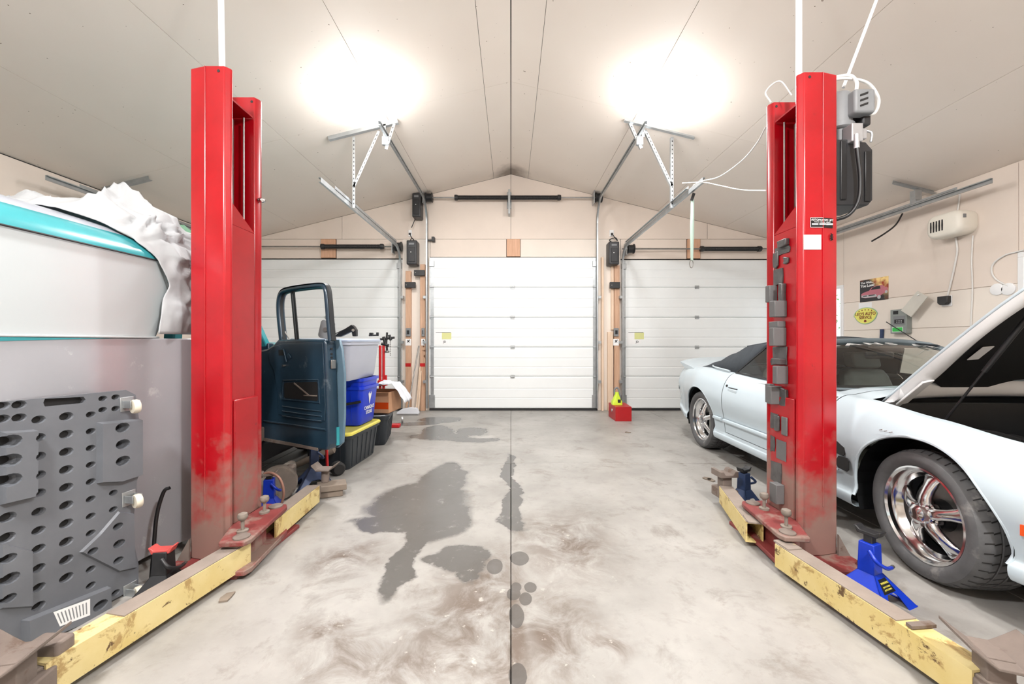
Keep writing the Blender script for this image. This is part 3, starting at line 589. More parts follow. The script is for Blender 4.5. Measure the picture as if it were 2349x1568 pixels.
for i, (x0, y0, x1, y1, th, m) in enumerate(pads):
    xf = 1.658 if y0 < 930 else 1.638               # face of the carriage
    ya = min(2.507, max(2.31, xf*F/(x0+ (th/.0026 if th > .02 else 0)-1172))); yb = min(2.5, max(2.304, xf*F/(x1-1172)))
    if ya-yb < .02: ya = yb+.045
    ym = (ya+yb)/2; z0 = H-(y1-784)/F*ym; z1 = H-(y0-784)/F*ym
    mb = MB().box(xf-th, xf-.0005, yb, ya, z0, z1)
    if m == 'tape':
        mb = MB(); r_ = random.Random(i); j = lambda: r_.uniform(-.008,.008)
        q = [(yb+j()*.3,z0+j()),(yb+.5*(ya-yb),z0+j()*1.5),(ya+j()*.3,z0+j()),(ya+j(),(z0+z1)/2),(ya+j()*.3,z1+j()),(yb,z1+j()),(yb+j(),(z0+z1)/2+j())]
        mb.ring([[(xf-.0005,y,z) for y, z in q],[(xf-th+j()*.3,y,z) for y, z in q]])
    obj('foam_pad' if m == 'foam' else 'tape_strip', mb, K[m], tr, bevel=.004 if th > .008 else 0)
# knob on the left post, conduits above both posts
obj('limit_roller', MB().lathe([(.008,-.03),(.014,-.02),(.016,.0),(.01,.012)], (-1.575,2.50,2.12), (-1,-.3,0), 14), K['chrome'], tl, smooth=40)
def conduit(nm, pts, r, label, m='pole'): return tag(obj(nm, MB().tube(pts, r, 12, 0 if len(pts) == 2 else 6), K[m], smooth=60), label, 'conduit')
conduit('conduit', [(-1.715,2.37,2.63), (-1.735,2.37,roof(1.735)-.002)], .016, 'white pipe running from the left lift post up to the ceiling')
conduit('conduit', [(1.75,2.42,2.63), (1.75,2.42,roof(1.75)-.002)], .017, 'white pipe running from the right lift post up to the ceiling')
conduit('conduit', [(2.02,2.42,2.775), (2.36,2.42,roof(2.36)-.002)], .009, 'thin white slanting conduit from the lift motor to the ceiling')
# power unit on the right post
pu = thing('lift_power_unit', 'black hydraulic power unit with grey motor hung on the right lift post', 'hydraulic pump', (2.0, 2.4, 2.0))
yb_ = 2.42
obj('motor', MB().lathe([(.03,2.485),(.075,2.49),(.09,2.505),(.09,2.53),(.08,2.535),(.08,2.69),(.07,2.715),(.03,2.725)], (1.975,yb_,0), (0,0,1), 28), K['grey'], pu, smooth=40)
obj('motor_base', MB().lathe([(.05,2.40),(.085,2.42),(.085,2.485),(.05,2.487)], (1.975,yb_,0), (0,0,1), 28), K['black'], pu, smooth=40)
cb = obj('control_box', MB().box(1.98,2.10,2.29,2.36,2.55,2.69), K['grey'], pu, bevel=.014, seg=3)
for k in range(3): obj('vent_slot', MB().obox((2.03,2.288,2.655-.03*k), (.022,0,.008), (0,.002,0), (0,0,.005)), K['dark'], cb)
obj('switch_box', MB().box(2.06,2.11,2.33,2.44,2.5,2.6), K['lblack'], pu, bevel=.01)
tk = MB().prism([(1.875,2.3,2.02),(2.065,2.3,2.02),(2.09,2.3,2.05),(2.09,2.3,2.34),(2.05,2.3,2.385),(1.97,2.3,2.39),(1.97,2.3,2.4),(1.875,2.3,2.4)], (0,.2,0))
tk = obj('oil_tank', tk, K['lblack'], pu, bevel=.012, seg=3)
obj('tank_rib', MB().box(1.90,1.935,2.292,2.3,2.05,2.39), K['black'], tk, bevel=.004); obj('tank_rib', MB().box(2.04,2.075,2.292,2.3,2.04,2.33), K['black'], tk, bevel=.004)
obj('filler_spout', MB().cyl((2.085,2.36,2.27), (2.13,2.36,2.29), .012), K['black'], tk, smooth=40)
vb = obj('valve_block', MB().box(1.945,2.01,2.27,2.34,2.375,2.48).box(2.0,2.05,2.29,2.33,2.40,2.46), K['silver'], pu, bevel=.005)
obj('release_lever', MB().tube([(2.05,2.3,2.45),(2.075,2.29,2.43),(2.07,2.29,2.38)], .006), K['silver'], pu, smooth=60)
ho = obj('hydraulic_hose', MB().tube([(1.965,2.265,2.38),(1.97,2.262,2.3),(1.985,2.262,2.15),(1.975,2.265,2.03),(1.93,2.28,1.955),(1.85,2.30,1.93)], .0105), K['black'], pu, smooth=60)
obj('brass_fitting', MB().cyl((1.965,2.265,2.41),(1.966,2.264,2.33), .0135), K['silver'], ho, smooth=40)
obj('flex_conduit', MB().tube([(2.03,2.34,2.7),(2.03,2.34,2.76),(1.99,2.36,2.81),(1.88,2.42,2.80),(1.84,2.46,2.72)], .009), K['wcable'], pu, smooth=60)
obj('power_cable', MB().tube([(2.07,2.33,2.56),(2.13,2.33,2.57),(2.16,2.34,2.66),(2.10,2.35,2.76),(1.96,2.36,2.79),(1.87,2.4,2.78)], .008), K['wcable'], pu, smooth=60)
# white cable from the right lift post over to the door rail
tag(obj('cable', MB().tube([P(1757,290,2.6),P(1735,330,2.9),P(1700,370,3.3),P(1650,405,3.8),P(1612,415,4.05),P(1590,425,4.1)], .005), K['wcable'], smooth=60), 'thin white cable drooping from the right lift post to the door rail', 'cable')
tag(obj('cable', MB().tube([P(1757,437,2.6),P(1700,435,3.2),P(1650,425,3.8),P(1612,418,4.06),P(1565,420,4.3)], .0045), K['wcable'], smooth=60), 'thin white cable running level from the right lift post to the rail end', 'cable')
tag(obj('cable', MB().tube([(1.62,2.48,2.72),(1.60,2.5,2.80),(1.66,2.46,2.84),(1.72,2.44,2.74)], .0045), K['wcable'], smooth=60), 'short white cable loop on top of the right lift post', 'cable')
# ------------------------------------------------------------------ white convertible, hood open (local: +y forward, +x its right side, which faces the lift)
CAR = thing('convertible_car', 'white convertible sports car with open hood and dark soft top beside the right wall', 'car', (3.025, 2.06, 0), math.radians(178.16))
cw = lambda y: interp([(1.08,.46),(1.0,.66),(.85,.78),(.6,.87),(.3,.925),(0,.945),(-.6,.922),(-1.3,.918),(-2.0,.93),(-2.6,.945),(-3.0,.915),(-3.3,.855),(-3.5,.77),(-3.6,.62)], y)
czb = lambda y: interp([(1.08,.50),(.9,.62),(.6,.715),(.3,.785),(0,.825),(-.45,.868),(-.8,.885),(-1.5,.895),(-2.0,.92),(-2.45,.935),(-2.9,.93),(-3.4,.915),(-3.6,.86)], y)
czs = lambda y: interp([(1.08,.30),(.8,.22),(.4,.21),(-.3,.205),(-2.2,.205),(-2.9,.25),(-3.3,.30),(-3.6,.42)], y)
def cprof(y):
    w, zb, zs = cw(y), czb(y), czs(y); L = lambda f: zs+(zb-zs)*f
    hip = interp([(-1.9,0),(-2.55,.02),(-3.0,.0)], y)
    k = [(w-.2,zs+.01),(w-.055,zs),(w-.018,zs+.02),(w-.012,zs+.07),(w-.035,zs+.105),(w-.02,L(.36)),(w,L(.52)),(w+.002+hip*.3,L(.66)),(w-.025+hip*.5,L(.82)),(w-.07+hip*.5,L(.93)),(w-.125,zb-.008),(w-.2,zb+.004),(w*.62,zb+.03),(w*.3,zb+.045),(0,zb+.05)]
    return spline([(x,y,z) for x, z in k], 5)
ST = sorted(set([round(1.06-.03*i,3) for i in range(156)]+[1.07]))
for b in (-.60, -1.99): ST = [y for y in ST if abs(y-b) > .014]+[b-.004, b+.004]
ST = [y for y in ST if y > -3.59]+[-3.6]; ST.sort(reverse=True)
NV = len(cprof(0)); ROCK, BELT = 20, 54
arches = [(0., .335, .392), (-2.568, .335, .378)]
body, door_r, door_l = MB(), MB(), MB(); VN = {}
base = [[V(p) for p in cprof(y)] for y in ST]
def bx(y, z):                                              # half width of the body surface at (y, z)
    pr_ = cprof(y)[15:BELT+1]
    for a_, b_ in zip(pr_, pr_[1:]):
        if a_.z <= z <= b_.z and b_.z > a_.z: return a_.x+(b_.x-a_.x)*(z-a_.z)/(b_.z-a_.z)
    return pr_[0].x if z < pr_[0].z else pr_[-1].x
NRM = []
for i in range(len(ST)):
    i0, i1 = max(0, i-2), min(len(ST)-1, i+2)
    NRM.append([((base[i][min(j+1,NV-1)]-base[i][max(j-1,0)]).cross(base[i1][j]-base[i0][j])).normalized() for j in range(NV)])
for r_ in NRM:
    for k, n_ in enumerate(r_):
        if k == NV-1: n_.x = 0; n_.normalize()
def fclass(i, j):
    y = (ST[i]+ST[i+1])/2; c = (base[i][j]+base[i+1][j]+base[i][j+1]+base[i+1][j+1])/4
    if j >= BELT and -.44 < y < .84: return 0
    if j >= BELT and -2.46 < y < -.70: return 0
    if j < BELT-4:
        for ay, az, r in arches:
            if math.hypot(y-ay, c.z-az) < r: return 0
        for ay, az, r in arches:
            if abs(y-ay) < r and c.z < az: return 0
    if ST[i]-ST[i+1] < .0085 and j >= ROCK: return 0
    if -1.99 < y < -.60 and j >= ROCK: return 2 if j < BELT else 1
    return 1
cls = [[fclass(i, j) for j in range(NV-1)] for i in range(len(ST)-1)]
for i in range(len(ST)):                                   # snap the verts bordering a cut arch onto the arch circle
    for j in range(BELT-4):
        nb = [cls[a][b] for a in (i-1,i) for b in (j-1,j) if 0 <= a < len(ST)-1 and 0 <= b < NV-1]
        if 0 in nb and any(nb):
            p = base[i][j]
            for ay, az, r in arches:
                q = math.hypot(p.y-ay, p.z-az)
                if abs(q-r) < .05 and p.z > az-.02: p.y = ay+(p.y-ay)*r/q; p.z = az+(p.z-az)*r/q; p.x = bx(p.y, p.z)
                elif p.z <= az-.02 and abs(abs(p.y-ay)-r) < .04: p.y = ay+math.copysign(r, p.y-ay)
for s in (1, -1):
    for sel, mb in ((1, body), (2, door_r if s > 0 else door_l)):
        idx = {}
        def vi(i, j):
            if (i,j) not in idx: p = base[i][j]; idx[(i,j)] = len(mb.v); mb.v.append(V((p.x*s, p.y, p.z))); n_ = NRM[i][j]; VN.setdefault(id(mb), []).append((n_.x*s, n_.y, n_.z))
            return idx[(i,j)]
        for i in range(len(ST)-1):
            for j in range(NV-1):
                if cls[i][j] == sel:
                    q = [vi(i,j), vi(i,j+1), vi(i+1,j+1), vi(i+1,j)]; mb.f.append(tuple(q if s > 0 else q[::-1]))
def cobj(nm, mb, m, parent=None, **k): return obj(nm, mb, K[m], parent or CAR, local=True, **k)
bo = cobj('body', body, 'car', smooth=50, recalc=False)
dr = cobj('door', door_r, 'car', smooth=50, recalc=False); dl = cobj('door', door_l, 'car', smooth=50, recalc=False)
for o, mb in ((bo, body), (dr, door_r), (dl, door_l)):
    o.data.shade_smooth(); o.data.normals_split_custom_set_from_vertices(VN[id(mb)])
for i, nm in ((0, 'nose_panel'), (len(ST)-1, 'tail_cap')):
    loop = [V(p) for p in base[i]]+[V((-p.x,p.y,p.z)) for p in base[i][::-1][1:]]
    cobj(nm, MB().add(loop, [tuple(range(len(loop)))]), 'car', bo)
# wheel arch lips and wells
for ay, az, r in arches:
    for s in (1, -1):
        m = MB(); pts = []
        for k in range(33):
            a = math.radians(-8+196*k/32); y, z = ay+r*math.cos(a), az+r*math.sin(a)
            if z < .23: continue
            x = bx(y, z)-.007
            pts.append((s*x, y, z))
        cobj('arch_lip', m.tube(pts, .009, 6, 2), 'car', bo, smooth=60)
        m = MB()
        m.ring([[(s*x, ay+(r+.008)*math.cos(a), az+(r+.008)*math.sin(a)) for x in (.88, .45)] for a in [math.radians(-20+220*k/20) for k in range(21)]], close=False, cap=False)
        m.add([(s*.45, ay+(r+.01)*math.cos(a), az+(r+.01)*math.sin(a)) for a in [2*math.pi*k/24 for k in range(24)]], [tuple(range(24))])
        cobj('wheel_well', m, 'cardark', recalc=False)
# underbody, engine bay, cabin tub
cobj('underbody', MB().box(-.82,.82,-2.14,-.44,.18,.22).box(-.44,.44,-3.3,.8,.2,.24), 'cardark')
m = MB().box(-.66,.66,-.46,.86,.30,.32).box(-.68,-.66,-.46,.86,.3,.77).box(.66,.68,-.46,.86,.3,.74).box(-.66,.66,-.50,-.46,.3,.84).box(-.66,.66,.84,.88,.3,.62)
cobj('engine_bay', m, 'cardark')
eng = cobj('engine', MB().box(-.25,.25,-.3,.45,.34,.60).box(-.2,.2,-.2,.4,.60,.70).box(-.55,-.35,.2,.6,.4,.66), 'lblack', bevel=.03)
for x in (-.2, .2): cobj('valve_cover', MB().box(x-.07, x+.07, -.25,.4,.62,.70), 'cardark', eng, bevel=.02)
cobj('intake_hose', MB().tube([(.3,.2,.68),(.42,.3,.72),(.5,.5,.66),(.45,.7,.6)], .035), 'black', eng, smooth=60)
cobj('battery', MB().box(.42,.62,.35,.6,.45,.70), 'lblack', bevel=.01)
for s in (1,-1): cobj('strut_tower', MB().lathe([(.12,.4),(.11,.74),(.05,.76)], (s*.52,-.02,0), (0,0,1), 20), 'cardark', smooth=40)
cobj('cowl', MB().grid(lambda u, v: ((2*u-1)*.74, -.44-.28*v-.1*abs(2*u-1)**2*v, .86+.03*v+.02*(1-abs(2*u-1))), 16, 4), 'cardark', smooth=60)
for x0 in (.55, -.1):
    cobj('wiper', MB().tube([(x0,-.5,.905),(x0-.25,-.57,.925),(x0-.5,-.60,.935)], .008, 6).bar((x0-.05,-.52,.912),(x0-.56,-.6,.93),.012,.018), 'black', smooth=60)
tub = MB().box(-.82,.82,-2.12,-.62,.22,.26).box(-.84,-.82,-2.46,-.62,.24,.86).box(.82,.84,-2.46,-.62,.24,.86).box(-.82,.82,-2.2,-2.12,.24,.8).box(-.82,.82,-2.5,-2.2,.7,.86)
cobj('cabin_tub', tub, 'interior')
cobj('dashboard', MB().ring([[(x,-.66-.12*abs(x),.55),(x,-.66-.12*abs(x),.86),(x,-.95-.05*abs(x),.90),(x,-1.12,.86),(x,-1.1,.6)] for x in (-.76,-.4,0,.4,.76)]), 'lblack', smooth=40)
for x in (-.37, .37):
    st_ = cobj('car_seat', MB().ring([[(x+a*.25, b, c) for a, b, c in ((-1,-1.25,z0),(1,-1.25,z0),(1,-1.75,z0-.03),(-1,-1.75,z0-.03))] for z0 in (.3,.46,.52)]), 'interior', bevel=.04, seg=3)
    cobj('seat_back', MB().ring([[(x-wd,-1.68-q,z),(x+wd,-1.68-q,z),(x+wd*.9,-1.82-q,z),(x-wd*.9,-1.82-q,z)] for z, q, wd in ((.45,0,.25),(.7,.06,.25),(.9,.12,.21),(.97,.14,.17))]), 'interior', st_, bevel=.03, seg=3)
    cobj('headrest', MB().ring([[(x-wd,-1.78-q,z),(x+wd,-1.78-q,z),(x+wd,-1.90-q,z),(x-wd,-1.90-q,z)] for z, q, wd in ((.98,.02,.11),(1.0,.02,.13),(1.1,.05,.13),(1.13,.06,.11))]), 'interior', st_, bevel=.03, seg=3)
cobj('steering_wheel', MB().tube([(-.37+.18*math.cos(a), -1.22+.07*math.sin(a), .84+.165*math.sin(a)) for a in [2*math.pi*k/20 for k in range(20)]], .014, 8, 2, loop=True).bar((-.53,-1.22,.84),(-.21,-1.22,.84),.03,.04).bar((-.37,-1.2,.84),(-.37,-1.02,.8),.05,.05), 'lblack', smooth=50)
cobj('mirror', MB().box(-.11,.11,-1.27,-1.24,1.09,1.15), 'lblack', bevel=.012)
for x in (-.33,.33): cobj('sun_visor', MB().obox((x,-1.46,1.185),(.2,0,0),(0,.06,.0),(0,0,.008)), 'interior', bevel=.006)
# windshield and its frame
def ws(u, v):
    a = 2*u-1; b0 = V((.77*a, -.50-.32*a*a, .905-.015*a*a)); b1 = V((.585*a, -1.34-.075*a*a, 1.232-.04*a*a))
    p = b0.lerp(b1, v); p.z += .035*math.sin(math.pi*v)*(1-.3*a*a); return p
gl = cobj('windshield', MB().grid(ws, 20, 8), 'glass', smooth=60)
cobj('windshield_frame', MB().tube([ws(0,v/6) for v in range(7)], .024, 8, 2).tube([ws(1,v/6) for v in range(7)], .024, 8, 2).tube([ws(u/8,1)+V((0,-.012,.006)) for u in range(9)], .026, 8, 2).tube([ws(u/8,-.01) for u in range(9)], .016, 8, 2), 'trim', smooth=60)
c = ws(.5,.9)+V((0,.004,.012)); yv = (ws(.5,1)-ws(.5,.8)).normalized(); xv = V((-1,0,0)); nv = xv.cross(yv)
R = Matrix((xv, yv, nv)).transposed().to_4x4(); tm = TX['ta'].copy()
wmax = max(v.co.x for v in tm.vertices); 
for v in tm.vertices:                                       # bend the lettering onto the curved glass
    f = v.co.x/wmax; u = .5-.46*f; t_ = .9+v.co.y*1.0
    p = ws(u, t_); v.co = p+V((0,.003,.006))
o = piece('lettering', tm, gl)
# soft top, side glass
tzc = lambda y: interp([(-1.36,1.243),(-1.75,1.278),(-2.05,1.262),(-2.3,1.19),(-2.55,1.06),(-2.8,.955)], y)
def tsec(y):
    zc = tzc(y); xs = interp([(-1.36,.575),(-1.75,.62),(-2.2,.64),(-2.5,.69),(-2.8,.73)], y); zs = max(zc-interp([(-1.36,.035),(-1.75,.06),(-2.3,.09),(-2.8,.02)], y), .94)
    zl = zs-.03 if y > -1.72 else (zs-.03+( .915-zs+.03)*min(1, (-1.72-y)/.24)); xl = xs+(.80-xs)*max(0, min(1, (zs-zl)/(zs-.9) if zs > .92 else 0))
    half = [V((xl,y,zl)), V((xl+(xs-xl)*.5+.012,y,(zl+zs)/2+.006)), V((xs,y,zs))]
    for k in range(1, 7): t = k/6; half.append(V((xs*(1-t), y, zs+(zc-zs)*math.sin(t*math.pi/2))))
    return half+[V((-p.x,p.y,p.z)) for p in half[::-1][1:]]
top = MB().ring([tsec(-1.36-.06*k) for k in range(25)], close=False, cap=False)
so = cobj('soft_top', top, 'softtop', smooth=45); q = so.modifiers.new('thick', 'SOLIDIFY'); q.thickness = .012; q.offset = -1
for yb in (-1.72, -2.06): cobj('top_bow', MB().tube([tsec(yb)[k]+V((0,0,.002)) for k in range(2, 15)], .006, 6, 2), 'softtop', so, smooth=60)
for s in (1, -1):
    q = [V((s*.785,-.84,.885)), V((s*.80,-1.96,.915)), V((s*.645,-1.74,1.165)), V((s*.60,-1.44,1.18))]
    cobj('side_window', MB().add(q, [(0,1,2,3) if s > 0 else (3,2,1,0)]), 'glass', recalc=False)
    cobj('window_seal', MB().tube([q[0],q[1]], .010, 6, 0).tube([q[1],q[2]], .008, 6, 0), 'lblack', smooth=60)
cobj('rear_deck_trim', MB().tube([(-.82,-2.05,.93),(-.78,-2.5,.955),(-.5,-2.78,.965),(0,-2.85,.97),(.5,-2.78,.965),(.78,-2.5,.955),(.82,-2.05,.93)], .009, 8), 'car', smooth=60)
# spoiler
def spo(a):
    x = .84*a; yo = .34*abs(a)**3.0; zt = .985-.05*abs(a)**3
    return [(x,-3.12+yo,zt-.05),(x,-3.3+yo,zt-.012),(x,-3.5+yo,zt+.012),(x,-3.64+yo,zt+.03),(x,-3.645+yo,zt+.022),(x,-3.5+yo,zt-.045),(x,-3.3+yo,zt-.06)]
cobj('spoiler', MB().ring([spo(-1+k/10) for k in range(21)]), 'car', smooth=50)
# side details (right side faces the camera, both built)
for s in (1, -1):
    dd = dr if s > 0 else dl
    ms = lambda y0, y1: MB().ring([[(s*(cw(y)-.012+a), y, z) for a, z in ((0,.415),(.016,.42),(.019,.432),(.016,.446),(0,.45))] for y in [y0+(y1-y0)*k/12 for k in range(13)]])
    cobj('sill_gap', MB().ring([[(s*(p_.x+a_), y_, p_.z+b_) for a_, b_ in ((-.006,-.002),(.0012,-.002),(.0012,.002),(-.006,.002))] for y_, p_ in [(y_, cprof(y_)[ROCK]) for y_ in [-.604-1.382*k/14 for k in range(15)]]]), 'dark', bo)
    cobj('side_moulding', ms(-.62,-1.97), 'car', dd, smooth=50); cobj('side_moulding', ms(-2.01,-2.17), 'car', bo, smooth=50)
    hx = cw(-1.85)-.022
    h = cobj('door_handle', MB().box(min(s*(hx-.01),s*(hx+.012)), max(s*(hx-.01),s*(hx+.012)), -1.90,-1.74,.735,.765), 'car', dd, bevel=.006); cobj('handle_recess', MB().box(min(s*(hx-.02),s*(hx+.004)), max(s*(hx-.02),s*(hx+.004)), -1.90,-1.74,.77,.778), 'dark', dd)
    cobj('key_lock', MB().cyl((s*(hx-.02),-1.935,.785),(s*(hx+.003),-1.935,.785),.016), 'dark', dd)
    for z, dy in ((.545,0), (.455,.03)):
        pts = [(s*(cw(-.45)-.004), -.43+dy+y, z+q) for y, q in ((-.015,-.04),(-.085,-.035),(-.105,.0),(-.08,.042),(-.015,.045),(.0,.03),(.0,-.025))]
        cobj('fender_vent', MB().prism(pts, (s*.006,0,0)), 'dark', bo)
        cobj('vent_scoop', MB().tube([(s*(cw(-.5)-.006),-.52+dy,z-.05),(s*(cw(-.55)-.004),-.58,z-.062)], .006, 6), 'car', bo, smooth=60)
    cobj('marker_lamp', MB().ring([[(s*(cw(y)-.006), y, z) for z in (.43,.475)]+[(s*(cw(y)+.004), y, z) for z in (.475,.43)] for y in (.44,.5,.56)]), 'amber', bo)
    cobj('marker_lamp', MB().ring([[(s*(cw(y)-.008), y, z) for z in (.60,.645)]+[(s*(cw(y)+.004), y, z) for z in (.645,.60)] for y in (-3.3,-3.36)]), 'dark', bo)
    e = MB()
    for k in range(3): e.bar((s*(cw(-.12)-.012),-.1-.03*k,.735),(s*(cw(-.12)-.012),-.122-.03*k,.728),.004,.005)
    cobj('emblem', e, 'silver', bo)
    mp = V((s*.86,-.86,.96)); mi = cobj('wing_mirror', MB().ring([[mp+V((s*a*.9,b,c)) for a, b, c in ((-.02,0,-.05),(.12,0,-.045),(.13,0,.04),(-.02,0,.05))], [mp+V((s*a*.7,.11,c*.5)) for a, c in ((.0,-.05),(.1,-.045),(.11,.04),(.0,.05))]]), 'car', bevel=.02, seg=3)
cobj('tail_panel', MB().box(-.6,.6,-3.612,-3.598,.62,.78), 'cardark', bevel=.01)
# hood, hinged at the cowl, raised
hin = V((0,-.42,.872)); HA = math.radians(43)
def hs(u, v, off=0.):                                      # u across (-1..1), v along 0..1 from hinge to nose
    L = 1.28; w = .715-.06*v-.09*max(0,v-.6)**1.5*3; x = u*w; y = v*L; z = .03*(1-u*u)+.055*math.sin(v*math.pi*.5)*(1-.4*u*u)-.13*v*v*.45-(.02*u**8)+off
    return V((x, hin.y+y*math.cos(HA)-z*math.sin(HA), hin.z+y*math.sin(HA)+z*math.cos(HA)))
hm = MB().grid(lambda u, v: hs(2*u-1, v), 24, 16); ho = cobj('hood', hm, 'car', smooth=60); q = ho.modifiers.new('thick', 'SOLIDIFY'); q.thickness = .012; q.offset = 0
fr_ = MB()
fr_.grid(lambda u, v: hs((1-.20*u-.05*math.sin(v*9)*u), v, -.008-.045*math.sin(u*math.pi)**.8), 8, 24).grid(lambda u, v: hs(-(1-.20*u-.05*math.sin(v*9)*u), v, -.008-.045*math.sin(u*math.pi)**.8), 8, 24).grid(lambda u, v: hs(2*u-1, .11*v+.005, -.008-.04*math.sin(v*math.pi)), 24, 5)
cobj('inner_frame', fr_, 'white', ho, smooth=60)
def ins(u, v):
    a = 2*u-1; vv = .10+.86*v+.05*math.cos(a*6)*(1-v)
    return hs(a*(.80-.04*math.sin(v*9)), vv, -.018-.012*(1-a**4))
cobj('insulation_pad', MB().grid(ins, 20, 16), 'insul', ho, smooth=60)
for s in (1,-1):
    cobj('hood_hinge', MB().ring([[hs(s*u, v, -o_) for u, o_ in ((.86,.05),(.97,.05),(.97,.062),(.86,.062))] for v in (.03,.08,.15,.2)]), 'white', ho, bevel=.004)
    cobj('hood_slot', MB().ring([[hs(s*u, v, -.030) for u in (.62,.71)]+[hs(s*u, v, -.034) for u in (.71,.62)] for v in (.3,.34,.38)]), 'white', ho)
p1 = V((.63,-.12,.80)); p2 = hs(.72,.62,-.03)
stt = cobj('hood_strut', MB().cyl(p1, p1.lerp(p2,.45), .006).cyl(p1.lerp(p2,.45), p2, .0115), 'black', smooth=50)
# wheels
def wheel(x, y, s, steer=0):
    R = .33; rr = .236
    w = bpy.data.objects.new('wheel', None); w.empty_display_size = .1; C.objects.link(w); w.parent = CAR; w.location = (x, y, R); w.rotation_euler = (0,0,(0 if s > 0 else math.pi)+steer)
    Lm = WM[CAR.name] @ Matrix.Translation((x,y,R)) @ Matrix.Rotation((0 if s > 0 else math.pi)+steer, 4, 'Z'); WM[w.name] = Lm
    A = (1,0,0); wo = lambda nm, mb, m, par=w, **k: obj(nm, mb, K[m], par, local=True, **k)
    pr = [(rr-.004,-.02),(rr+.012,.0),(rr+.03,.014),(rr+.055,.016),(rr+.075,.006),(R-.012,-.012)]
    tw = [(R-.003,-.03),(R,-.045),(R,-.066),(R-.009,-.068),(R-.009,-.074),(R,-.076),(R,-.118),(R-.009,-.120),(R-.009,-.126),(R,-.128),(R,-.17),(R-.009,-.172),(R-.009,-.178),(R,-.18),(R-.002,-.21),(R-.012,-.232)]
    ti = wo('tire', MB().lathe(pr+tw+[(rr+.05,-.25),(rr,-.24)], (0,0,0), A, 96, cap=False), 'tire', smooth=35)
    m = MB()
    for k in range(44):
        a = 2*math.pi*k/44
        for x0, x1, da in ((-.010,-.038,.02), (-.038,-.066,.03), (-.078,-.116,.045), (-.13,-.168,.045), (-.182,-.214,.03)):
            rx = R+.0016
            q = lambda xx, aa, rad: V((xx, rad*math.cos(aa), rad*math.sin(aa)))
            r1 = rx
            m.add([q(x0,a,R-.0105 if x0 > -.03 else rx), q(x1,a+da,r1), q(x1,a+da+.018,r1), q(x0,a+.018,R-.0105 if x0 > -.03 else rx)], [(0,1,2,3)])
    tag(wo('tread_groove', m, 'dark', ti), kind='stuff')
    ri = wo('rim', MB().lathe([(rr-.002,-.23),(rr-.03,-.2),(rr-.045,-.12),(rr-.045,-.07),(rr-.03,-.05),(rr-.022,-.035),(rr-.014,-.03),(rr-.012,-.012),(rr-.003,-.002),(rr+.006,-.004),(rr+.004,-.02)], (0,0,0), A, 56, cap=False), 'chrome', smooth=30)
    for k in range(5):
        a = 2*math.pi*k/5+.35; er = V((0,math.cos(a),math.sin(a))); et = V((0,-math.sin(a),math.cos(a))); ex = V((1,0,0))
        rings = []
        for q, wd, xo, th in ((.035,.030,-.022,.03),(.06,.031,-.018,.03),(.09,.027,-.022,.028),(.125,.027,-.036,.026),(.16,.034,-.052,.024),(.185,.046,-.064,.02),(.20,.058,-.07,.016)):
            rings.append([er*q+et*b*wd+ex*(xo+c*th) for b, c in ((-1,-.9),(-1,-.2),(-.7,.25),(-.25,.42),(.25,.42),(.7,.25),(1,-.2),(1,-.9))])
        wo('spoke', MB().ring(rings), 'chrome', ri, smooth=50)
        a2 = a+math.pi/5; er2 = V((0,math.cos(a2),math.sin(a2)))
        wo('lug_nut', MB().cyl(er2*.056+ex*-.05, er2*.056+ex*-.012, .011, n=6).cyl(er2*.056+ex*-.055, er2*.056+ex*-.03, .018), 'chrome', ri, smooth=30)
    wo('centre_cap', MB().lathe([(.056,-.05),(.054,-.02),(.047,.014),(.032,.026),(.022,.029)], (0,0,0), A, 24), 'chrome', ri, smooth=30)
    wo('brake_disc', MB().lathe([(.07,-.11),(.165,-.11),(.165,-.13),(.07,-.13)], (0,0,0), A, 32), 'steel', smooth=40)
    wo('brake_hub', MB().lathe([(.02,-.06),(.075,-.062),(.08,-.11),(.19,-.135),(.19,-.15)], (0,0,0), A, 28), 'cardark', smooth=40)
for x, y, s, a in ((.885,0,1,math.radians(-6)), (.885,-2.568,1,0), (-.885,0,-1,math.radians(-6)), (-.885,-2.568,-1,0)): wheel(x, y, s, a)
# ------------------------------------------------------------------ pickup truck on the left: primer grey bed, white canopy with teal shoulder, cab, open door
TRK = thing('pickup_truck', 'old pickup truck with grey primer bed, white and teal canopy and open dark blue door', 'truck', (-2.9, 2.5, 0))
def plan(inset, yf, r=.14, x0=-3.72, x1=-2.0, y0=-.35):
    a, b, c, d = x0+inset, x1-inset, y0+inset, yf-inset*.6; r = max(.05, r)
    out = []
    for cx, cy, a0 in ((b-r,d-r,0),(a+r,d-r,90),(a+r,c+r,180),(b-r,c+r,270)):
        out += [(cx+r*math.cos(math.radians(a0+90*k/6)), cy+r*math.sin(math.radians(a0+90*k/6))) for k in range(7)]
    return out
yf = lambda z: interp([(1.262,2.33),(1.4,2.41),(1.52,2.43),(1.69,2.385)], z)
bed = obj('bed', MB().prism([(-2.0,-.35,.05),(-2.0,2.17,.05),(-1.99,2.23,.05),(-1.955,2.31,.05),(-1.925,2.37,.05),(-1.915,2.42,.05),(-1.99,2.5,.05),(-3.7,2.5,.05),(-3.7,-.35,.05)], (0,0,1.2)), K['primer'], TRK, smooth=40, bevel=.006)
obj('bed_rail', MB().box(-3.71,-1.992,-.35,2.26,1.2505,1.262), K['canopy'], TRK, bevel=.004)
obj('pinstripe', MB().prism([(-1.9995,.4,1.226),(-1.9995,1.5,1.232),(-1.9995,2.0,1.249),(-1.9995,.4,1.2495)], (.003,0,0)), K['teal'], bed)
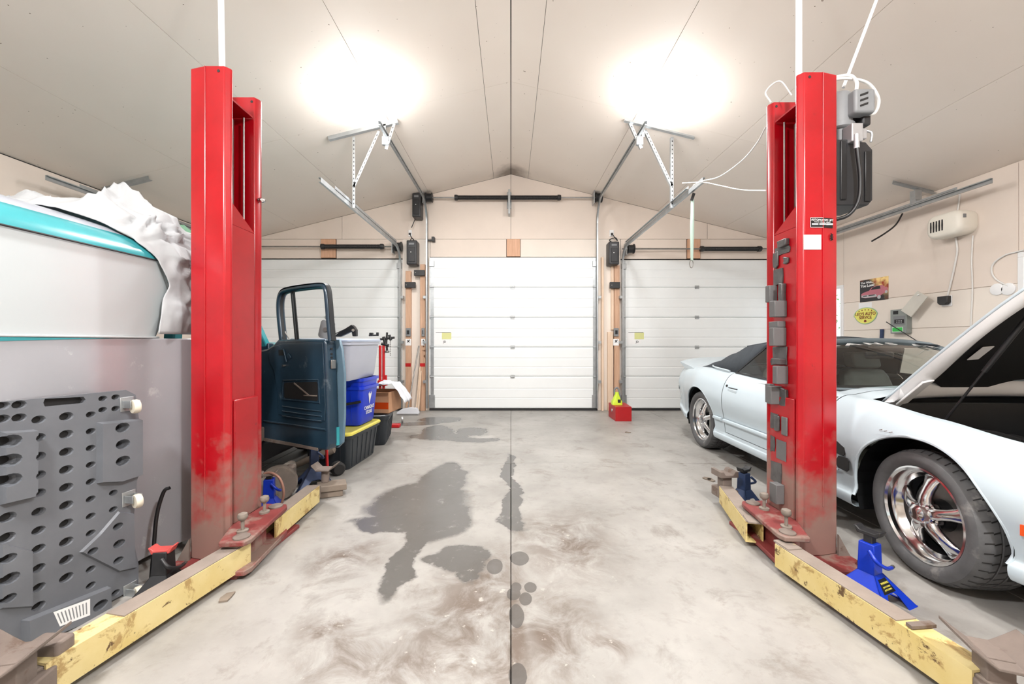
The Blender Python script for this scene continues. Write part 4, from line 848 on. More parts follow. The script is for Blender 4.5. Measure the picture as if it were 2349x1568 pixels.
cano = obj('canopy', MB().ring([[(x,y,z) for x, y in plan(.004*max(0,(z-1.5))*5, yf(z))] for z in (1.2625,1.3,1.38,1.46,1.54,1.62,1.69)]), K['canopy'], TRK, smooth=50)
sh_ = [(1.691,.006),(1.72,.012),(1.755,.036),(1.785,.066),(1.805,.092)]
obj('canopy_shoulder', MB().ring([[(x,y,z) for x, y in plan(i, 2.385, .14+.1*i)] for z, i in sh_]), K['teal'], cano, smooth=50)
obj('canopy_roof', MB().ring([[(x,y,z) for x, y in plan(i, 2.385, .17)] for z, i in ((1.8052,.092),(1.835,.14),(1.86,.2),(1.885,.27),(1.905,.38),(1.925,.6),(1.93,.8))]), K['roofg'], cano, smooth=50)
obj('drip_rail', MB().tube([(x,y,1.69) for x, y in plan(-.004, 2.387)], .005, 6, 0, loop=True), K['lblack'], cano)
# cab
obj('cab_shell', MB().box(-3.72,-3.66,2.53,3.6,.45,1.2).box(-3.66,-2.14,2.53,2.58,.45,1.25).box(-3.66,-2.14,2.58,3.6,.45,.5).box(-3.66,-2.14,3.52,3.6,.5,1.22), K['doorblue'], TRK, bevel=.01)
obj('cab_roof', MB().ring([[(x,y,z) for x, y in plan(i, 3.2, .15, -3.7, -2.14, 2.53)] for z, i in ((1.72,0),(1.80,.03),(1.84,.1),(1.86,.3))]), K['teal'], TRK, smooth=50)
for x in (-2.19,-3.67):
    obj('cab_pillar', MB().bar((x,2.58,1.24),(x,2.62,1.74),.07,.07), K['teal'], TRK, bevel=.01); obj('cab_pillar', MB().bar((x,3.55,1.2),(x,3.15,1.74),.06,.06), K['teal'], TRK, bevel=.01)
obj('bench_seat', MB().box(-3.6,-2.2,2.62,3.1,.5,.85).box(-3.6,-2.2,2.6,2.75,.85,1.25), K['lblack'], TRK, bevel=.04)
fe = obj('front_clip', MB().ring([[(-3.7,y,.62),(-2.14,y,.62),(-2.12,y,.95),(-2.2,y,z1-.08),(-2.4,y,z1),(-3.44,y,z1),(-3.64,y,z1-.08),(-3.72,y,.95)] for y, z1 in ((3.6,1.24),(4.2,1.22),(4.8,1.18),(5.15,1.12),(5.2,1.0))]), K['teal'], TRK, smooth=40)
obj('frame_rail', MB().box(-2.55,-2.45,-.2,5.1,.34,.45).box(-3.3,-3.2,-.2,5.1,.34,.45).box(-3.2,-2.55,2.9,3.0,.34,.45), K['dark'], TRK)
obj('underbody_dark_block', MB().box(-3.6,-2.2,2.52,4.1,.16,.335).box(-3.5,-2.6,4.1,5.1,.2,.335), K['dark'], TRK, bevel=.02)  # underbody stand-in, set low and dark to keep light out beneath the truck
obj('rocker_panel', MB().box(-2.2,-2.12,2.53,3.6,.38,.5), K['dirty'], TRK, bevel=.01)
for x in (-2.32,-3.5):
    w = obj('wheel', MB().lathe([(.12,-.1),(.2,-.1),(.34,-.1),(.36,-.06),(.36,.06),(.34,.1),(.2,.1),(.19,.06),(.05,.06)], (x,4.6,.362), (1,0,0), 36), K['tire'], TRK, smooth=35)
    obj('hub_cap', MB().lathe([(.18,.055),(.17,.065),(.08,.09),(.03,.1)], (x,4.6,.362), (1,0,0), 24), K['steel'], w, smooth=40)
# open door: traced on its own plane
HNG = V((-2.17,3.45,0)); DD = V((.878,-.479,0)); DN = V((-.479,-.878,0))
def DP(px, py, off=0.):
    r = V(((px-1172)/F, 1, -(py-784)/F)); t = (HNG.dot(DN)+off)/(V((r.x,r.y,0)).dot(DN)); return V((0,0,H))+r*t
front = [(552,1000),(604,1009),(660,1020),(735,1033),(748,1033),(753,1020),(752,960),(749,860),(746,790),(744,778),(637,778),(627,789),(612,799),(552,812)]
door = obj('truck_door', MB().prism([DP(*p) for p in front], -DN*.1), K['doorblue'], TRK, bevel=.018, seg=3)
sk = [(560,996),(604,1007),(700,1026),(748,1034),(760,1022),(764,960),(764,860),(758,800),(752,778),(640,776),(600,798)]
obj('outer_skin', MB().prism([DP(*p)-DN*.1005 for p in sk], -DN*.02), K['edgeblue'], door, bevel=.006)
path = [(640,780),(634,720),(634,688),(641,670),(660,663),(700,657),(730,655),(740,661),(744,690),(748,740),(752,782)]
ctr = spline([DP(*p)-DN*.035 for p in path], 5)
def strip(path, w, th, off):
    rings = []
    for i, p in enumerate(path):
        d = (path[min(i+1,len(path)-1)]-path[max(i-1,0)]).normalized(); u = d.cross(DN).normalized()
        rings.append([p+u*(a*w+off)+DN*(b*th) for a, b in ((-1,-.6),(-.8,.6),(-.3,1),(.3,1),(.8,.6),(1,-.6),(.6,-1),(-.6,-1))])
    return MB().ring(rings)
wf_ = obj('window_frame', strip(ctr, .021, .03, 0), K['doorblue'], door, smooth=60)
obj('window_seal', strip(ctr, .004, .012, .020), K['seal'], wf_, smooth=60); obj('window_seal', strip(ctr, .004, .02, -.024), K['seal'], wf_, smooth=60)
obj('vent_bar', MB().bar(DP(661,668)-DN*.03, DP(671,778)-DN*.03, .012, .016).bar(DP(666,668)-DN*.03, DP(676,778)-DN*.03, .006, .02), K['seal'], door)
obj('vent_latch', MB().tube([DP(664,776)+DN*.005, DP(659,766)+DN*.01, DP(657,760)+DN*.01], .004), K['chrome'], door, smooth=60)
def plate(pts, th, off=.0): return MB().prism([DP(*p)+DN*off for p in pts], DN*th)
def outline(pts, r, off=.002): return MB().tube([DP(*p)+DN*off for p in pts], r, 6, 0, loop=True)
def box_px(x0, y0, x1, y1, k=.3): return [(x0,y0),(x1,y0-k),(x1,y1+2*k),(x0,y1)]
obj('inner_panel', plate([(618,808),(628,794),(650,788),(742,786),(746,870),(748,930),(747,965),(640,950),(640,905),(630,850),(620,830)], .008), K['doorblue'], door, bevel=.007, seg=3)
ah = obj('access_hole', plate([(656,877),(729,875),(731,880),(732,916),(729,919),(656,912),(654,908),(654,880)], .0012, .0085), K['dark'], door)
obj('access_rim', outline([(652,872),(733,870),(736,923),(650,915)], .006, .009), K['doorblue'], ah, smooth=60)
obj('regulator_arm', MB().bar(DP(678,878)+DN*.012, DP(712,906)+DN*.012, .01, .006, up=DN).bar(DP(700,906)+DN*.012, DP(730,907)+DN*.012, .008, .005, up=DN), K['cast'], ah)
obj('handle_hole', plate([(641,802),(652,802),(653,815),(642,815)], .0012, .0085), K['dark'], door)
obj('remote_latch', MB().bar(DP(654,800)+DN*.014, DP(661,830)+DN*.014, .012, .012, up=DN).bar(DP(664,812)+DN*.014, DP(670,822)+DN*.014, .03, .01, up=DN), K['doorblue'], door, bevel=.004)
obj('window_crank_stub', MB().cyl(DP(656,838), DP(656,838)+DN*.03, .009), K['steel'], door, smooth=40)
for y0 in (938, 949, 960):
    obj('pressed_rib', MB().tube([DP(650,y0-7)+DN*.008, DP(700,y0)+DN*.010, DP(740,y0+5)+DN*.008], .006, 6), K['doorblue'], door, smooth=60)
obj('pressed_rib', MB().tube([DP(606,965)+DN*.001, DP(680,975)+DN*.003, DP(748,985)+DN*.001], .009, 6), K['doorblue'], door, smooth=60)
obj('sill_strip', plate([(604,1003),(660,1013),(730,1027),(730,1033),(660,1020),(604,1010)], .006, .001), K['dirty'], door)
e0 = lambda px, py, b: DP(px, py)-DN*b+DD*.003
obj('striker_plate', MB().obox(DP(750,836)-DN*.055+DD*.001, DN*.022, V((0,0,.035)), DD*.006), K['steel'], door, bevel=.004)
for y0 in (800, 812, 820): obj('edge_hole', MB().cyl(DP(747,y0)-DN*.05-DD*.002, DP(747,y0)-DN*.05+DD*.006, .008), K['dark'], door)
obj('edge_stripe', MB().obox(DP(753,1005)-DN*.085, DN*.012, V((0,0,.07)), DD*.004), K['teal'], door)
mc = DP(698,754)-DN*.2; mx = V((1,0,0)); mz = V((.22,0,.975)).normalized(); mxx = mz.cross(V((0,-1,0)))
mi = obj('side_mirror', MB().ring([[mc+mxx*x*q+mz*z*q+V((0,o,0)) for x, z in rrect(.115,.155,.025)] for q, o in ((.96,-.012),(1,-.004),(1,.008),(.9,.014))]), K['grey'], door, smooth=40)
obj('mirror_bolt', MB().cyl(mc+V((0,-.012,0)), mc+V((0,-.026,0)), .018), K['steel'], mi, smooth=40); obj('mirror_arm', MB().tube([mc, mc+V((0,.02,-.12)), DP(705,800)-DN*.12], .008), K['steel'], mi, smooth=60)
# crumpled sheet on the canopy
prof = spline([(-2.95,0,1.945),(-2.6,0,1.932),(-2.35,0,1.905),(-2.2,0,1.872),(-2.075,0,1.80),(-1.99,0,1.69),(-1.97,0,1.5),(-1.965,0,1.275)], 4)
def cl(u, v):
    k = u*(len(prof)-1); i = min(int(k), len(prof)-2); p = prof[i].lerp(prof[i+1], k-i)
    y0 = interp([(0,2.0),(.4,1.98),(.5,2.09),(.62,2.17),(.72,2.24),(.82,2.30),(.92,2.22),(1,2.21)], u); y = y0+(2.78-y0)*v
    nrm = V((1,0,0)) if u > .66 else V((0,0,1)) if u < .45 else V((.7,0,.7))
    q = V((u*5, y*4.2, 3.1)); w_ = V((noise.noise(q*1.1), noise.noise(q*1.1+V((9,2,0))), 0))*.7; q2 = q+w_
    rid = lambda k, o: (1-abs(noise.noise(q2*k+V((o,0,0)))))**2.6
    h = rid(1.4,0)*.085+rid(2.8,7)*.04+rid(5.5,3)*.012
    edge = min(1, v*4.5)*min(1,(1-u)*8+.25); bunch = .15*math.exp(-((u-.36)/.13)**2-((y-2.36)/.17)**2)
    if u > .6: h *= .62
    return V((p.x, y, p.z))+nrm*(.006+h*(.04+.96*edge)+bunch*edge*edge)+V((0, .03*noise.noise(q*2), 0))
cs = MB().grid(cl, 90, 60); cs = obj('dust_sheet', cs, K['cloth'], smooth=180); q = cs.modifiers.new('thick', 'SOLIDIFY'); q.thickness = .003
tag(cs, 'crumpled white cloth sheet draped over the truck canopy', 'cloth')
tag(obj('rag', MB().grid(lambda u, v: V((-2.42+.34*u, 2.56+.26*v, 2.03-.12*u+.05*abs(noise.noise(V((u*5,v*5,1))))+.04*math.sin(v*3))), 24, 24), K['greencloth'], smooth=180), 'small green stained rag lying on the crumpled white sheet', 'rag').modifiers.new('thick', 'SOLIDIFY').thickness = .003
# ------------------------------------------------------------------ plastic creeper standing on end against the truck bed
CX = 0.                                                   # flat frame: x = depth off the board face, y = along the board (2.04 at the far end), z = up the board
CO = V((-1.85,2.04,0)); ca_ = V((-.174,-.985,0)).normalized(); cwz = V((-.03,0,1)).normalized(); cn = -(ca_.cross(cwz)).normalized()
MC = Matrix(((cn.x,-ca_.x,cwz.x,CO.x+ca_.x*2.04),(cn.y,-ca_.y,cwz.y,CO.y+ca_.y*2.04),(cn.z,-ca_.z,cwz.z,CO.z),(0,0,0,1)))
MCI = MC.inverted()
def CP(zx, zy):
    px, py = zx/2.215, 860+zy/2.215; r = V(((px-1172)/F, 1, -(py-784)/F)); c0 = V((0,0,H)); t = (CO-c0).dot(cn)/r.dot(cn); p = MCI @ (c0+r*t); p.x = 0; return p
def fobj(nm, mb, m, par, **k): return obj(nm, mb.xf(MC), m, par, **k)
cr = thing('creeper', 'dark grey perforated plastic creeper with casters standing against the grey truck bed', 'creeper', (-1.9, 1.8, 0))
holes = [(98,150,1),(98,216,1),(12,155,1),(12,222,1),(523,119,.8),(523,176,.8),(588,112,.8),(588,170,.8),(598,266,1.2),(600,350,1.2),(600,434,1.2),(576,597,.8),(576,682,.8),(590,767,.9),(596,855,1.05),(592,940,.9),(588,1105,.8),(480,1165,1.1),
         (25,335,1.3),(25,432,1.3),(25,532,1.3),(38,722,1.15),(35,825,1.15),(33,930,1),(40,1032,1.2),(35,1132,.9)]
holes += [(197,y,1) for y in (226,316,411,506,598,693,788,881,980,1078,1172)]+[(338,y,1.12) for y in (210,300,390,480,570,661,753,846,937,1028)]+[(462,y,.85) for y in (200,285,370,455,541,629,716,802,893,985,1068)]
y0b = 1.50
outl = [(p.y, max(.012, p.z)) for p in [CP(*q) for q in ((640,75),(690,100),(706,220),(708,500),(695,540),(693,600),(680,720),(683,860),(704,960),(704,1085),(640,1130),(545,1190))]]
ztop = outl[0][1]; outl += [(outl[-1][0]-.12,.012),(y0b+.04,.012),(y0b,.06),(y0b,ztop-.04),(y0b+.03,ztop+.004)]
def slab(pts, x0, x1): return MB().prism([(x0,y,z) for y, z in pts], (x1-x0,0,0))
def cut(mb, name, m, parent, bev):
    me = mesh(name, mb.xf(WM[parent.name].inverted() @ MC), m); o = bpy.data.objects.new(name, me); C.objects.link(o)
    cm = MB()
    for zx, zy, r in holes:
        p = CP(zx, zy); cm.ring([[(x_, p.y+1.35*q_*r*math.cos(a), p.z+q_*r*math.sin(a)) for a in [2*math.pi*k/14 for k in range(14)]] for x_, q_ in ((CX-.03,.0125),(CX-.008,.0145),(CX+.002,.0175),(CX+.05,.0205))])
    hp = [CP(x, y) for x, y in ((228,120),(425,110),(436,125),(425,142),(228,160),(220,140))]; cm.prism([(CX-.03,p.y,p.z) for p in hp], (.1,0,0))
    cm.xf(WM[parent.name].inverted() @ MC); c = bpy.data.objects.new('cut', mesh('cut', cm, None)); C.objects.link(c)
    b = o.modifiers.new('b', 'BOOLEAN'); b.object = c; b.operation = 'DIFFERENCE'; b.solver = 'EXACT'
    bpy.context.view_layer.update(); me2 = bpy.data.meshes.new_from_object(o.evaluated_get(bpy.context.evaluated_depsgraph_get()))
    bpy.data.objects.remove(c); bpy.data.objects.remove(o); me2.name = name
    o = bpy.data.objects.new(name, me2); o.parent = parent; C.objects.link(o); WM[o.name] = WM[parent.name]; me2.materials.clear(); me2.materials.append(m); return o
bd = cut(slab(outl, CX-.022, CX), 'creeper_board', K['plastic'], cr, 0)
fobj('hole_shade_sheet', slab([(y*.999+.0, z) for y, z in outl], CX-.0235, CX-.0222), K['dark'], bd)  # dark sheet added behind the holes, stands in for the shade inside them
def block(pts, th):
    m = MB(); q = [CP(*p) for p in pts]; cy = sum(p.y for p in q)/len(q); cz = sum(p.z for p in q)/len(q)
    m.ring([[(CX, p.y, p.z) for p in q], [(CX+th, p.y+(cy-p.y)*.05, p.z+(cz-p.z)*.05) for p in q]]); return m
for pts, th in (([(490,240),(706,220),(706,510),(600,545),(490,550)], .03), ([(-2,287),(172,275),(168,620),(-2,660)], .03), ([(105,1245),(545,1070),(548,1195),(200,1345),(110,1360)], .035), ([(500,805),(600,690),(676,700),(680,900),(690,980),(600,1000),(400,900)], .012), ([(-2,840),(40,862),(160,890),(160,1180),(-2,1190)], .012)):
    cut(block(pts, th), 'raised_pad', K['plastic'], bd, 0)
p = [CP(*q)+V((.0352,0,0)) for q in ((237,1200),(425,1132),(425,1215),(270,1272))]; lb = fobj('label', MB().prism(p, (.001,0,0)), K['label'], bd)
m = MB()
for k in range(9):
    a = p[0].lerp(p[1], .08+.1*k); b_ = p[3].lerp(p[2], .08+.1*k); m.bar(a.lerp(b_,.15)+V((.0012,0,0)), a.lerp(b_,.85)+V((.0012,0,0)), .004, .0006, up=(1,0,0))
fobj('label_print', m, K['grey'], lb)
for zx, zy in ((655,145), (665,620), (672,1085)):
    c = CP(zx, zy); c.y -= .01; ca = fobj('caster', MB().box(CX+.0005,CX+.004,c.y-.03,c.y+.03,c.z-.035,c.z+.035).box(CX+.004,CX+.055,c.y-.022,c.y-.018,c.z-.018,c.z+.018).box(CX+.004,CX+.055,c.y+.018,c.y+.022,c.z-.018,c.z+.018), K['galv'], cr, bevel=.002)
    fobj('caster_wheel', MB().lathe([(.02,-.014),(.031,-.013),(.034,-.006),(.034,.006),(.031,.013),(.02,.014)], (CX+.052,c.y,c.z-.012), (.3,1,0), 24), K['caster'], ca, smooth=40)
# ------------------------------------------------------------------ jack stands
def jack_stand(loc, rz, ht, body, saddle_m, label, bw=.11, decal=False, post='lblack'):
    t = thing('jack_stand', label, 'jack stand', loc, rz); nb = ht*.62
    lo = lambda nm, mb, m, par=t, **k: obj(nm, mb, K[m], par, local=True, **k)
    b = MB(); nw = .035; zt = nb*.55
    for k in range(4):                                 # four sheet-metal sides with an arch cut between the legs
        R = Matrix.Rotation(math.pi/2*k, 4, 'Z'); q = []
        pts = [(-bw,0),(-bw*.45,0),(-bw*.36,zt*.4),(-bw*.2,zt*.55),(bw*.2,zt*.55),(bw*.36,zt*.4),(bw*.45,0),(bw,0),(nw,zt*1.12),(-nw,zt*1.12)]
        def wd(z): return bw+(nw-bw)*min(1, z/(zt*1.12))
        o3 = [V((x, -wd(z), z)) for x, z in pts]; i3 = [p+V((0,.004,0)) for p in o3]
        n = len(pts); vs_ = [R@p for p in o3+i3]
        tri = [(0,1,2,9),(9,2,3),(9,3,4,8),(8,4,5),(8,5,6,7)]
        b.add(vs_, tri+[tuple(j+n for j in f[::-1]) for f in tri]+[(j,j+n,(j+1)%n+n,(j+1)%n) for j in range(n)])
    bd_ = lo('stand_base', b, body)
    lo('foot_flange', MB().box(-bw,bw,-bw,-bw+.012,0,.005).box(-bw,bw,bw-.012,bw,0,.005), body, bd_)
    lo('neck', MB().ring([[(x,y,z) for x, y in ((-nw*q,-nw*q),(nw*q,-nw*q),(nw*q,nw*q),(-nw*q,nw*q))] for z, q in ((zt*1.1,1),(nb+.06,.9))]), body, bevel=.004)
    lo('ratchet_post', MB().box(-.018,.018,-.018,.018,nb*.6,ht-.03), post, bevel=.003)
    lo('saddle', MB().ring([[(x,y,z) for x, z in ((-.055,ht),(-.045,ht),(-.03,ht-.014),(.03,ht-.014),(.045,ht),(.055,ht),(.04,ht-.032),(-.04,ht-.032))] for y in (-.026,.026)]), saddle_m, bevel=.003)
    h = lo('lever', MB().tube([(.02,-.045,nb+.035),(.055,-.055,nb),(.07,-.01,nb-.03),(.06,.05,nb-.045)], .009), body, smooth=60)
    lo('lever_tip', MB().cyl((.06,.05,nb-.045),(.055,.075,nb-.047),.008), 'steel', h, smooth=40)
    if decal:
        s = MB(); a, c = zt*.12, zt*.75; wd2 = lambda z: bw+(nw-bw)*z/(zt*1.12)
        a, c = zt*.58, zt*1.0; s.add([(wd2(a)+.001,-nw*1.3,a),(wd2(a)+.001,nw*1.3,a),(wd2(c)+.001,nw*.8,c),(wd2(c)+.001,-nw*.8,c)], [(0,1,2,3)]); d = lo('decal', s, 'black', bd_, recalc=False)
        tilt = math.atan2(bw-nw, zt*1.12)
        for kk, f, z in (('js2',.72,0),('js1',.46,0),('js1',.26,0)):
            zz = a+(c-a)*f; piece('lettering', TX[kk], d, (wd2(zz)+.003, 0, zz), (math.pi/2-tilt,0,math.pi/2))
    return t
jack_stand((1.73,1.92,0), math.radians(-68), .335, 'bluep', 'lblack', 'bright blue jack stand on the floor between right lift post and car wheel', .125, True)
jack_stand((-1.735,2.86,0), math.radians(20), .305, 'bluep', 'dirty', 'bright blue jack stand behind the left lift post', .1, False, 'black')
jack_stand((-1.68,3.40,0), math.radians(35), .42, 'navy', 'dirty', 'tall greyish blue jack stand under the open truck door', .15, False, 'navy')
jack_stand((1.79,3.06,0), math.radians(25), .27, 'navy', 'lblack', 'small dull blue jack stand behind the far arm of the right lift post', .09)
jack_stand((2.03,2.90,0), math.radians(10), .33, 'navy', 'steel', 'grey-blue jack stand half hidden behind the right lift post', .11, False, 'navy')
jack_stand((-1.735,1.99,0), math.radians(8), .215, 'lblack', 'seatred', 'black jack stand with red saddle beside the upright creeper', .09)
# ------------------------------------------------------------------ clutter under the truck door
tm_ = thing('transmission', 'dirty cast transmission case lying on the floor behind the left lift arm', 'car part', (-1.84,3.22,0))
obj('bell_housing', MB().lathe([(.13,-.02),(.135,0),(.13,.05),(.1,.12),(.085,.16)], (-1.80,3.08,.137), (-.35,.9,.05), 22), K['cast'], tm_, smooth=35)
obj('gear_case', MB().obox((-1.88,3.30,.12), (.03,-.09,0), (.075,.025,0), (0,0,.075)), K['cast'], tm_, bevel=.02, seg=3)
obj('tail_housing', MB().lathe([(.065,0),(.05,.12),(.04,.2)], (-1.91,3.38,.13), (-.3,.95,0), 18), K['cast'], tm_, smooth=40)
obj('cover_bolts', MB().lathe([(.02,0),(.03,.01),(.03,.05),(.015,.06)], (-1.80,3.25,.18), (.3,-.4,1), 10), K['dirty'], tm_)
tag(obj('driveshaft', MB().cyl((-2.0,3.62,.09),(-1.72,3.72,.21),.028).lathe([(.02,0),(.045,.02),(.045,.07),(.02,.09)], (-1.73,3.715,.205), (.28,.1,.12), 14), K['ply'], smooth=40), 'dirty driveshaft lying across the floor under the truck door', 'car part')
tag(obj('hose', MB().tube([(-1.80,2.80,.012),(-1.84,2.83,.14),(-1.76,2.84,.29),(-1.66,2.84,.27),(-1.62,2.84,.16),(-1.645,2.83,.05),(-1.68,2.80,.012)], .009), K['copper'], smooth=60), 'thin brownish hose looped beside the blue jack stand', 'hose')
tag(obj('bellows_boot', MB().lathe([(.05,-.05),(.062,-.035),(.05,-.02),(.062,-.005),(.05,.01),(.062,.025),(.045,.045)], (-1.60,3.68,.063), (.6,-.7,.0), 18), K['dark'], smooth=40), 'small dark rubber part lying beside the black tote', 'car part')
tag(obj('wood_block', MB().obox((-1.44,3.20,.075), (.10,.04,0), (-.03,.06,0), (0,0,.025)), K['ply'], bevel=.006), 'worn wood block resting at the tip of the far left lift arm', 'wood block')
tag(obj('wood_block', MB().obox((-1.45,3.21,.025), (.08,.03,0), (-.03,.06,0), (0,0,.0245)), K['ply'], bevel=.006), 'lower wood block on the floor at the far left lift arm', 'wood block')
tag(obj('saddle_adapter', MB().cyl((-1.50,3.22,.1005),(-1.50,3.22,.2),.03).ring([[V((-1.50,3.22,0))+V((x,y,z)) for x, z in ((-.09,.25),(-.05,.21),(.05,.21),(.09,.25),(.09,.24),(.05,.2),(-.05,.2),(-.09,.24))] for y in (-.06,.06)]), K['dirty'], bevel=.003), 'dirty steel saddle adapter standing on the wood block', 'lift adapter')
tag(obj('pry_bar', MB().cyl((-1.62,3.5,.30),(-1.60,3.48,.0),.012), K['redm'], smooth=40), 'short red bar standing under the corner of the truck door', 'bar')
tag(obj('hose', MB().tube([(-1.86,2.06,.012),(-1.885,2.1,.12),(-1.895,2.13,.30),(-1.875,2.15,.42),(-1.85,2.16,.44)], .009), K['black'], smooth=60), 'black hose hanging at the back of the left lift post', 'hose')
# ------------------------------------------------------------------ totes and boxes
def tote(nm, loc, rz, L, Wd, Hh, m, label, ribs=5, taper=.88, rim=None, part='tub', lid=None, lidh=.03):
    t = thing(nm, label, 'storage tote', loc, rz)
    lo = lambda n_, mb, mm, par=t, **k: obj(n_, mb, K[mm], par, local=True, **k)
    mb = MB(); zz = [0, .02, Hh*.5, Hh]; rings = []
    for z in zz:
        q = taper+(1-taper)*z/Hh; q2 = q*(.97 if z == 0 else 1); rings.append([(x*q2, y*q2, z) for x, y in rrect(Wd-.03, L-.03, .05)])
    mb.ring(rings, cap=False); n = len(rings[0]); mb.f.append(tuple(range(n))[::-1])
    inner = [[(x*.97, y*.97, max(z,.01)) for x, y, z in r] for r in rings[::-1]]; k = len(mb.v); mb.v += [V(p) for r in inner for p in r]
    for i in range(3):
        for j in range(n): mb.f.append((k+i*n+j, k+i*n+(j+1)%n, k+(i+1)*n+(j+1)%n, k+(i+1)*n+j))
    mb.f.append(tuple(k+3*n+j for j in range(n)))
    for j in range(n): mb.f.append((3*n+j, 3*n+(j+1)%n, k+(j+1)%n, k+j))
    b = lo(part, mb, m, smooth=40)
    for i in range(ribs):
        for s in (1,-1):
            y = (i-(ribs-1)/2)*L*.8/max(ribs-1,1)*.92
            lo('rib', MB().ring([[(s*(Wd-.03)/2*q+s*a, y*q+c, z) for a, c in ((-.004,-.008),(.006,-.005),(.006,.005),(-.004,.008))] for z, q in ((.02,taper+(1-taper)*.05),(Hh*.86,taper+(1-taper)*.86))]), m, b)
    for i in (-1, 0, 1):
        for s in (1,-1):
            x = i*Wd*.28; lo('rib', MB().ring([[(x*q+c, s*(L-.03)/2*q+s*a, z) for a, c in ((-.004,-.008),(.006,-.005),(.006,.005),(-.004,.008))] for z, q in ((.02,taper+(1-taper)*.05),(Hh*.86,taper+(1-taper)*.86))]), m, b)
    lo('rim', MB().ring([[(x,y,z) for x, y in rrect(Wd-.03+o, L-.03+o, .05)] for z, o in ((Hh-.03,.0),(Hh-.03,.022),(Hh,.022),(Hh,.0))], loop=True), rim or m, b, smooth=40)
    if lid: 
        ld = lo('lid', MB().ring([[(x,y,z) for x, y in rrect(Wd+o, L+o, .05)] for z, o in ((Hh+.001,.0),(Hh+.001,.012),(Hh+lidh*.6,.012),(Hh+lidh,-.01),(Hh+lidh,-.05),(Hh+lidh*.7,-.07))]), lid, t, smooth=40)
    return t
tote('storage_tote', (-1.735,4.13,0), math.radians(-4.8), .72, .5, .34, 'totebk', 'black ribbed storage tote with yellow lid under the blue bins', 6, .86, lid='lidy')
tote('storage_tote', (-1.745,4.98,0), math.radians(10.5), .66, .5, .34, 'totebk', 'black ribbed storage tote under the cardboard box', 6, .86, lid='totebk')
def bin_(z, label, hh, withlogo):
    t = tote('recycling_bin', (-1.765,4.28,z), math.radians(-4), .46, .56, hh, 'binblue', label, 0, .86)
    t['category'] = 'bin'; return t
b1 = bin_(.371, 'lower blue recycling bin with white leaf logo standing on the yellow lid', .40, True)
b2 = bin_(.371+.085, 'upper blue recycling bin nested inside the lower one', .40, False)
t = b1; q = .93; x0 = (.56-.03)/2*q+.004; L3 = lambda y, z: V((x0+(z-.2)*.08, y, z))
for pts in ([(-.035,.31),(-.012,.335),(0,.325),(.012,.335),(.035,.31),(.03,.295),(0,.2),(-.03,.295)],):
    lg = obj('logo', MB().prism([L3(y*1.15, z) for y, z in pts], (.001,0,0)), K['label'], t, local=True)
obj('logo_leaf', MB().prism([L3(y, z)+V((.0012,0,0)) for y, z in ((0,.345),(.008,.335),(.016,.338),(.012,.325),(.02,.318),(0,.308),(-.02,.318),(-.012,.325),(-.016,.338),(-.008,.335))], (.001,0,0)), K['binblue'], lg, local=True)
piece('lettering', TX['can'], lg, L3(0,.165)+V((.002,0,0)), (math.pi/2,0,math.pi/2)); piece('lettering', TX['store'], lg, L3(0,.115)+V((.002,0,0)), (math.pi/2,0,math.pi/2))
tag(obj('black_bar', MB().cyl(P(776,930,3.98), P(828,921,4.02), .014), K['black'], smooth=40), 'black tool handle poking out in front of the blue bin', 'tool')
tote('storage_tote', (-1.745,4.12,.858), math.radians(-1), .86, .52, .375, 'clear', 'large translucent storage tote with grey-blue lid on top of the blue bins', 0, .86, lid='lidg', lidh=.028)
zt = .858+.375+.03
tg = thing('clamp_tool', 'black angled clamp tool lying on the translucent tote lid', 'tool', (-1.68,3.95,zt))
obj('jaw', MB().prism([P(768,772,3.93),P(771,766,3.93),P(806,744,3.93),P(812,748,3.93),P(817,756,3.93),P(817,771,3.93),P(808,771,3.93),P(806,760,3.93),P(780,772,3.93)], (0,.05,0)), K['black'], tg, bevel=.006)
obj('pin', MB().cyl(P(810,757,3.91), P(810,757,3.99), .014), K['steel'], tg, smooth=40); obj('rod', MB().cyl(P(767,766,3.95), P(806,748,3.95), .004), K['black'], tg)
tc = thing('bar_clamp', 'small black clamp lying on the far end of the translucent tote lid', 'clamp', (-1.55,4.45,zt))
obj('clamp_bar', MB().cyl(P(846,769,4.42), P(868,768,4.45), .009), K['black'], tc); obj('clamp_jaw', MB().obox(P(852,766,4.43), (.02,0,0), (0,.02,0), (0,0,.016)), K['black'], tc, bevel=.006); obj('clamp_jaw', MB().obox(P(866,766,4.44), (.012,0,0), (0,.015,0), (0,0,.02)), K['black'], tc, bevel=.005)
# red stand with black clamp arms
rs = thing('clamp_stand', 'red metal stand topped with black clamp arms behind the translucent tote', 'stand', (-1.85,5.75,0)); Y = 5.75
for a in (872, 880): obj('upright', MB().cyl(P(a,792,Y), V((P(a,900,Y).x, Y, .02)), .02), K['redm'], rs, smooth=40)
obj('cross_foot', MB().box(-2.02,-1.6,5.70,5.80,0,.05), K['redm'], rs, bevel=.01); obj('collar', MB().box(P(868,870,Y).x, P(888,870,Y).x, Y-.05, Y+.05, .60,.68), K['redm'], rs, bevel=.01)
obj('jack_screw', MB().cyl(P(885,860,Y), P(885,884,Y), .018), K['redm'], rs, smooth=40)
for i, (a, b, c_, d, r) in enumerate(((872,778,905,774,.016),(888,762,886,790,.014),(875,788,892,792,.02),(887,790,888,806,.016),(893,768,897,780,.02),(880,772,884,790,.022))): obj('clamp_arm', MB().cyl(P(a,b,Y), P(c_,d,Y), r), K['lblack'], rs, smooth=40)
obj('clamp_foot', MB().lathe([(.03,-.01),(.035,0),(.03,.02)], P(888,807,Y), (0,0,1), 14), K['steel'], rs, smooth=40)
m = MB()
